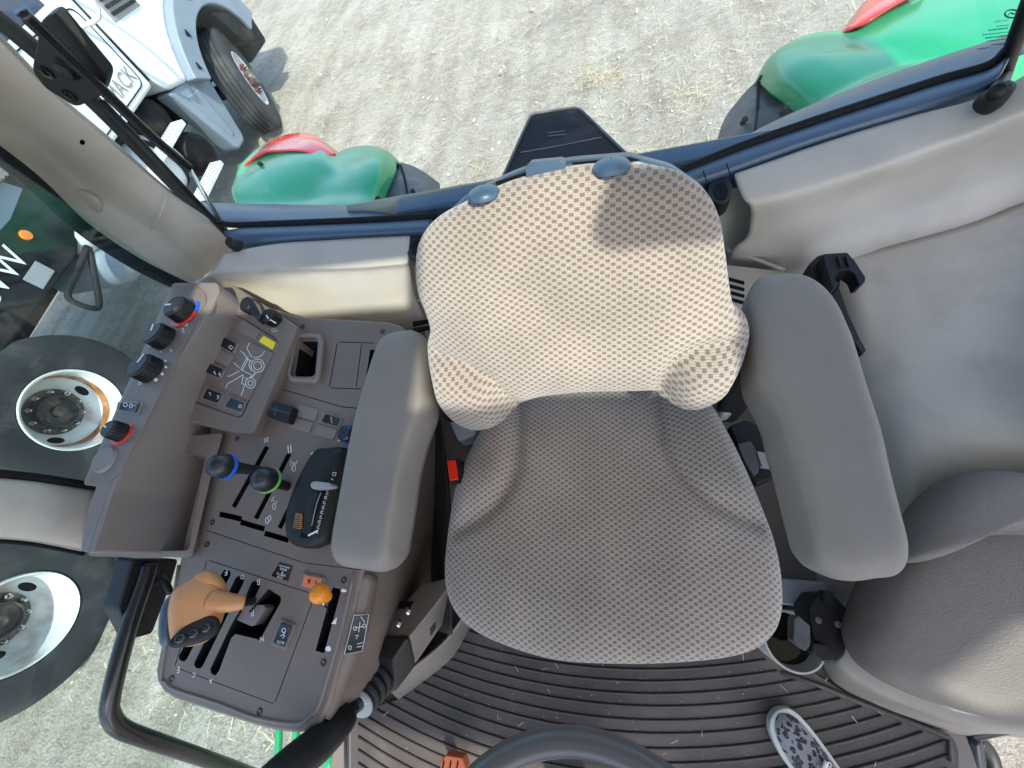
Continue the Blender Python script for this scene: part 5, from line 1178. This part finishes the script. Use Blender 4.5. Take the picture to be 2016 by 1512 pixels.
# ================================================================== HAND BRAKE / SCREEN LEVER beside the seat
def brake():
    t = thing('brake_lever', W(800, 1290, FZ), 'black-handled brake lever on a grey metal channel left of the cushion', 'lever')
    def hull(name, pts, m, par=t, bev=.004):
        bm = bmesh.new(); [bm.verts.new(W(*p)) for p in pts]; r_ = bmesh.ops.convex_hull(bm, input=bm.verts[:])
        bmesh.ops.delete(bm, geom=[v for v in bm.verts if not v.link_faces], context='VERTS'); bmesh.ops.dissolve_limit(bm, angle_limit=R(4), verts=bm.verts[:], edges=bm.edges[:]); bm.verts.index_update()
        vs = [v.co.copy() for v in bm.verts]; fs = [tuple(v.index for v in f.verts) for f in bm.faces]; bm.free()
        return mesh(name, vs, fs, m, par, bevel=bev)
    ch = hull('channel', [(737, 1250, 1.63), (830, 1150, 1.63), (808, 1252, 1.67), (905, 1130, 1.67), (818, 1308, 1.59), (912, 1170, 1.59), (770, 1290, 1.55), (870, 1160, 1.55)], channel)
    def onch(px, py):
        A, B, C = W(737, 1250, 1.63), W(808, 1252, 1.67), W(905, 1130, 1.67); n = (B-A).cross(C-A).normalized(); n = n if n.z > 0 else -n
        return WP(px, py, A, n), n
    def onch2(px, py):
        A, B, C = W(818, 1308, 1.59), W(808, 1252, 1.67), W(905, 1130, 1.67); n = (B-A).cross(C-A).normalized(); n = n if n.z > 0 else -n
        return WP(px, py, A, n), n
    for u, v in ((784, 1228), (803, 1203)):
        p, n = onch(u, v); lathe('rivet', [(.001, .006), (.006, .005), (.009, 0)], p, n, chrome, ch, 14)
    q = [onch(*p) for p in ((783, 1198), (789, 1184), (815, 1184), (803, 1199))]; prism('channel_slot', [p+n*.001 for p, n in q], -q[0][1]*.002, dark, ch)
    q = [onch2(*p) for p in ((846, 1238), (857, 1224), (858, 1236), (848, 1252))]; prism('side_sticker', [p+n*.001 for p, n in q], -q[0][1]*.002, blackg, ch)
    hull('gaiter_box', [(735, 1250, 1.637), (806, 1251, 1.677), (819, 1311, 1.597), (708, 1295, 1.63), (774, 1298, 1.67), (780, 1363, 1.58), (763, 1366, 1.55), (728, 1310, 1.54), (800, 1290, 1.53)], black, t, .006)
    e0 = W(748, 1322, 1.60); e1 = W(707, 1384, 1.66)
    tube('bellows', [e0.lerp(e1, i/24) for i in range(25)], lambda u: .042-.010*u+.0022*math.sin(u*6.283*4), black, t, 24)
    dv = (e1-e0).normalized()
    di = lathe('dial_disc', [(.001, .004), (.0285, .004), (.030, .002), (.030, -.004)], e1, dv, grey, t, 36)
    a, b = frame_for(dv)
    merged('dial_print', [ribbon_data([e1+dv*.0045+(a*math.cos(q)+b*math.sin(q))*.022 for q in np.linspace(.3, 2.3, 14)], .0015, dv), ribbon_data([e1+dv*.0045+a*.016+(a*math.cos(q)+b*math.sin(q))*.004+b*.010 for q in np.linspace(0, 6.28, 10)], .001, dv),
                           ribbon_data([e1+dv*.0045-a*.014+(a*math.cos(q)+b*math.sin(q))*.004+b*.012 for q in np.linspace(0, 6.28, 10)], .001, dv)], white_ink, di)
    tube('shaft', [e1, W(690, 1396, 1.69), W(660, 1414, 1.72)], .0135, blackg, t, 14, 3)
    tube('handle', [W(680, 1408, 1.71), W(660, 1432, 1.735), W(620, 1470, 1.77), W(575, 1505, 1.81), W(520, 1550, 1.85)], lambda u: .023+.005*math.sin(u*3.1), black, t, 18, 5)
    # cab floor trim beside the channel
    net('floor_trim', [[W(930, 1190, 1.50), W(880, 1260, 1.48), W(820, 1310, 1.46), W(760, 1350, 1.45)], [W(928, 1215, 1.42), W(890, 1275, 1.42), W(840, 1325, 1.41), W(775, 1368, 1.41)], [W(925, 1235, FZ+.01), W(895, 1290, FZ+.01), W(850, 1330, FZ+.01), W(785, 1378, FZ+.01)]], channel, t, 5)
brake()

# ================================================================== STEERING WHEEL
def steer():
    pts = [W(a, b, 1.90) for a, b in ((962, 1512), (1112, 1459), (1278, 1512))]
    # circle through three points, tilted towards the seat
    A, B, C = [Vector((p.x, p.y)) for p in pts]
    d = 2*(A.x*(B.y-C.y)+B.x*(C.y-A.y)+C.x*(A.y-B.y))
    ux = ((A.length_squared)*(B.y-C.y)+(B.length_squared)*(C.y-A.y)+(C.length_squared)*(A.y-B.y))/d
    uy = ((A.length_squared)*(C.x-B.x)+(B.length_squared)*(A.x-C.x)+(C.length_squared)*(B.x-A.x))/d
    c = Vector((ux, uy, 1.90)); r = (A-Vector((ux, uy))).length
    t = thing('steering_wheel', (c.x, c.y, FZ), 'grey steering wheel rim cut by the bottom edge of the photo', 'steering wheel')
    P = [c+Vector((r*math.cos(q), r*math.sin(q), -.12*r*(math.sin(q)-1))) for q in np.linspace(0, 2*math.pi, 80)[:-1]]
    whm = mat('wheel_rim', (.10, .09, .088), .32, .5, .1, 300, .05, 9)
    tube('rim', P, .0155, whm, t, 18, 0, closed=True)
    cc = c+Vector((0, 0, -.02))
    for q in (200, 340, 270):
        e = Vector((math.cos(R(q)), math.sin(R(q)), 0)); tube('spoke', [cc, cc+e*r*.5, c+e*r+Vector((0, 0, .03))], .012, black, t, 10)
    lathe('hub', [(.001, .02), (.05, .015), (.06, -.02), (.06, -.05)], cc, (0, 0, 1), black, t, 28)
    tube('column', [cc+Vector((0, 0, -.04)), cc+Vector((0, -.15, -.35)), Vector((cc.x, cc.y-.2, FZ))], .045, black, t, 14)
    return c
steer()
def pedal():
    t = slab('orange_pedal', rpoly([(866, 1500), (878, 1486), (910, 1492), (918, 1515), (905, 1540), (868, 1530)], 3), lambda a, b, h: W(a, b, h), 1.43, 1.46, orange2, None, bevel=.003)
    tag(t, 'small orange pedal pad on the floor left of the steering wheel', 'pedal')
    for i in range(3):
        strokes('pedal_ridge', [[(874+i*14, 1498), (870+i*14, 1520)]], lambda a, b, h: W(a, b, 1.4605), .003, dark, t, N=Vector((0, 0, 1)))
    box('pedal_stem', W(890, 1520, 1.40), (.02, .02, .08), black, t)
pedal()

# ================================================================== PASSENGER SEAT
def passenger():
    t = thing('passenger_seat', W(1850, 1250, FZ), 'brown vinyl fold-down passenger seat by the door opening', 'seat')
    zb = 1.70
    roll = [(1772, 1100), (1776, 1050), (1800, 1002), (1840, 958), (1880, 938), (1936, 932), (2016, 940), (2200, 950), (2400, 980), (2400, 1070), (2200, 1060), (2016, 1052), (1929, 1056), (1860, 1076), (1812, 1106)]
    pillow('seat_back', [W(a, b, zb-.02) for a, b in roll], (-.08, .05, 1), .06, pass_seat, t, p=5, q=2.3, rings=26, dens=6, under=.05)
    cu = [(1735, 1110), (1780, 1062), (1850, 1018), (1929, 996), (2016, 985), (2150, 975), (2420, 1030), (2480, 1250), (2400, 1460), (2150, 1442), (2016, 1425), (1950, 1415), (1880, 1396), (1800, 1370), (1725, 1332), (1692, 1290), (1682, 1245), (1700, 1185)]
    pillow('cushion', [W(a, b, 1.62)-Vector((0, 0, .02)) for a, b in cu], (-.06, -.03, 1), .07, pass_seat, t, p=9, q=2.4, rings=22, dens=5, under=.05)
    net('base_panel', [[(1690, 1190, 1.53), (1705, 1250, 1.53), (1760, 1305, 1.53), (1840, 1345, 1.53), (1920, 1370, 1.53), (2010, 1380, 1.535), (2110, 1385, 1.545)],
                       [(1640, 1240, 1.52), (1660, 1300, 1.52), (1720, 1350, 1.52), (1800, 1388, 1.52), (1890, 1420, 1.52), (1990, 1435, 1.53), (2100, 1440, 1.54)],
                       [(1625, 1260, 1.49), (1648, 1318, 1.49), (1715, 1364, 1.49), (1800, 1398, 1.49), (1895, 1426, 1.49), (1990, 1436, 1.51), (2100, 1446, 1.52)],
                       [(1622, 1270, 1.42), (1645, 1330, 1.41), (1715, 1372, 1.40), (1800, 1406, 1.40), (1895, 1432, 1.40), (1990, 1440, 1.45), (2100, 1450, 1.46)],
                       [(1610, 1290, FZ), (1640, 1345, FZ), (1715, 1388, FZ), (1800, 1420, FZ), (1890, 1447, FZ), (1990, 1450, FZ), (2100, 1460, FZ)]], mat('seat_base_plastic', (.27, .235, .195), .5, .45, .2, 500, .08, 6, dirt=(.16, .13, .1), dirtamt=.4, dscale=9), t, 5)
    prism('base_box', [W(a, b, 1.54) for a, b in ((1730, 1110), (2200, 1050), (2180, 1440), (1990, 1425), (1890, 1405), (1740, 1335), (1695, 1250))], (0, 0, -.18), taupe2, t, .01)
passenger()

# ================================================================== SMALL THINGS
def cup():
    c = W(1562, 1262, 1.46); r = (W(1622, 1262, 1.46)-W(1502, 1262, 1.46)).length/2
    t = thing('cup_holder', c-Vector((0, 0, .11)), 'round cream cup holder beside the front corner of the cushion', 'cup holder')
    lathe('cup', [(r*.9, -.11), (r, 0), (r*.985, .003), (r*.93, .003), (r*.91, 0), (r*.82, -.10), (.001, -.10)], c, (0, 0, 1), bucketm, t, 40)
    lathe('liquid', [(.001, 0), (r*.87, 0), (r*.87, -.002)], c-Vector((0, 0, .045)), (0, 0, 1), mat('dark_liquid', (.01, .008, .008), .02, .6), t, 36)
    box('bracket', c+Vector((.0, .09, -.01)), (.15, .05, .05), grey, t)
cup()
def clip_low():
    t = thing('belt_clip', W(1625, 1240, 1.5), 'black plastic belt guide standing over the cup holder', 'belt guide')
    prism('body', [W(a, b, 1.56) for a, b in rpoly([(1590, 1195), (1608, 1170), (1640, 1168), (1670, 1200), (1672, 1260), (1664, 1295), (1650, 1308), (1628, 1305), (1600, 1260)], 6)], (0, 0, -.07), black, t, .006)
    prism('peg', [W(a, b, 1.575) for a, b in rpoly([(1622, 1168), (1628, 1163), (1642, 1165), (1642, 1185), (1624, 1186)], 2)], (0, 0, -.03), black, t, .002)
    prism('flap', [W(a, b, 1.585) for a, b in rpoly([(1563, 1218), (1572, 1212), (1596, 1232), (1596, 1270), (1586, 1283), (1562, 1262)], 4)], (0, 0, -.03), fenderblk, t, .004)
    prism('tongue', [W(a, b, 1.578) for a, b in rpoly([(1602, 1266), (1626, 1268), (1645, 1285), (1640, 1302), (1622, 1303), (1596, 1284)], 3)], (0, 0, -.02), black, t, .003)
    for a, b in ((1611, 1221), (1650, 1229)): lathe('rivet', [(.001, .003), (.005, .002), (.006, 0)], W(a, b, 1.561), (0, 0, 1), channel, t, 10)
clip_low()
def clip_high():
    t = thing('bottle_clip', W(1640, 540, 1.66), 'black plastic clip with a curved claw on the side panel above the armrest', 'clip')
    z = 1.79
    prism('mount', [W(a, b, z-.03) for a, b in rpoly([(1592, 520), (1612, 502), (1650, 500), (1655, 560), (1640, 585), (1605, 560)], 5)], (0, 0, -.08), black, t, .006)
    claw = [(1620, 500), (1668, 497), (1684, 515), (1704, 546), (1703, 556), (1692, 560), (1684, 540), (1670, 531), (1652, 533), (1643, 545), (1645, 553), (1655, 556), (1640, 568), (1632, 545)]
    prism('claw', [W(a, b, z) for a, b in rpoly(claw, 3)], (0, 0, -.03), black, t, .003)
    for a in (1652, 1668): box('claw_rib', W(a, 515, z+.002), (.004, .025, .006), black, t, bevel=.001)
    prism('strap', [W(a, b, 1.715) for a, b in rpoly([(1632, 565), (1652, 562), (1672, 620), (1705, 690), (1698, 699), (1680, 690), (1655, 625)], 3)], (0, 0, -.018), black, t, .003)
    prism('strap_end', [W(a, b, 1.72) for a, b in rpoly([(1682, 672), (1694, 668), (1706, 690), (1698, 698)], 2)], (0, 0, -.012), blackg, t, .002)
clip_high()
def shoe():
    toe = W(1530, 1402, FZ+.03); heel = toe+(W(1640, 1560, FZ+.03)-toe).normalized()*.235
    t = thing('shoe', Vector((toe.x, toe.y, FZ+.012)), 'grey leopard print canvas shoe with white laces on the ribbed mat', 'shoe')
    ax = (heel-toe); ax.z = 0; L = ax.length; ax.normalize(); sd = Vector((-ax.y, ax.x, 0)); zb = FZ+.013
    st = [0, .02, .06, .12, .2, .3, .42, .55, .7, .85, .95, 1.0]
    wd = [.002, .017, .027, .033, .0365, .038, .036, .032, .028, .028, .025, .014]
    off = [0, .0, -.001, -.002, -.003, -.003, -.001, .002, .003, .002, 0, 0]
    ht = [.024, .031, .038, .043, .048, .055, .066, .078, .088, .085, .085, .08]
    def loft(name, z0, zf, k, m, n=20, grow=0):
        vs, fs = [], []
        for i, s in enumerate(st):
            for j in range(n):
                q = math.pi*j/(n-1); w = wd[i]*k+grow
                x = math.cos(q)*w; z = z0+(zf(i)-z0)*math.sin(q)**.75
                vs.append(Vector((toe.x, toe.y, zb))+ax*(s*L+(0 if i else -grow))+sd*(off[i]+x)+Vector((0, 0, z)))
        for i in range(len(st)-1):
            for j in range(n-1): fs.append((i*n+j, (i+1)*n+j, (i+1)*n+j+1, i*n+j+1))
        fs.append(tuple(range(n))); fs.append(tuple((len(st)-1)*n+j for j in range(n)))
        for i in range(len(st)-1): fs.append((i*n, i*n+n-1, (i+1)*n+n-1, (i+1)*n))
        return mesh(name, vs, fs, m, t, smooth=True, subsurf=1)
    loft('upper', .012, lambda i: ht[i], .94, leopard)
    solem = mat('white_rubber', (.62, .64, .58), .5, .4, 0, 1, .08, 20)
    vs = []; n = len(st)
    outl = [Vector((toe.x, toe.y, zb))+ax*(st[i]*L-.004+(0.006 if i == n-1 else 0))+sd*(off[i]+wd[i]+.0035) for i in range(n)]+[Vector((toe.x, toe.y, zb))+ax*(st[i]*L-.004)+sd*(off[i]-wd[i]-.0035) for i in range(n-1, -1, -1)]
    prism('sole', [p+Vector((0, 0, .024)) for p in catmull(outl, 3, True)], (0, 0, -.024), solem, t, .003)
    tongue = [.36, .42, .48, .54, .6]
    lace = mat('lace', (.72, .74, .72), .8, .2)
    for i, s in enumerate(tongue):
        h = np.interp(s, st, ht)
        P = []
        for x in np.linspace(-.018, .018, 7): P.append(Vector((toe.x, toe.y, zb))+ax*(s*L+x*(.35 if i % 2 else -.35))+sd*x+Vector((0, 0, h-.0+.003-(x/.05)**2*.03)))
        tube('lace', P, .0042, lace, t, 8, 3, flat=.5)
        for x in (-.019, .019):
            lathe('eyelet', [(.002, .001), (.0045, .002), (.005, 0)], Vector((toe.x, toe.y, zb))+ax*(s*L)+sd*x+Vector((0, 0, h-.004)), (0, 0, 1), lace, t, 10)
    seamp = [Vector((toe.x, toe.y, zb))+ax*(.33*L+abs(x)*.9)+sd*x+Vector((0, 0, np.interp(.33, st, ht)-.0+.001-(x/.05)**2*.022)) for x in np.linspace(-.026, .026, 11)]
    tube('seam', seamp, .0016, lace, t, 6, 2)
shoe()
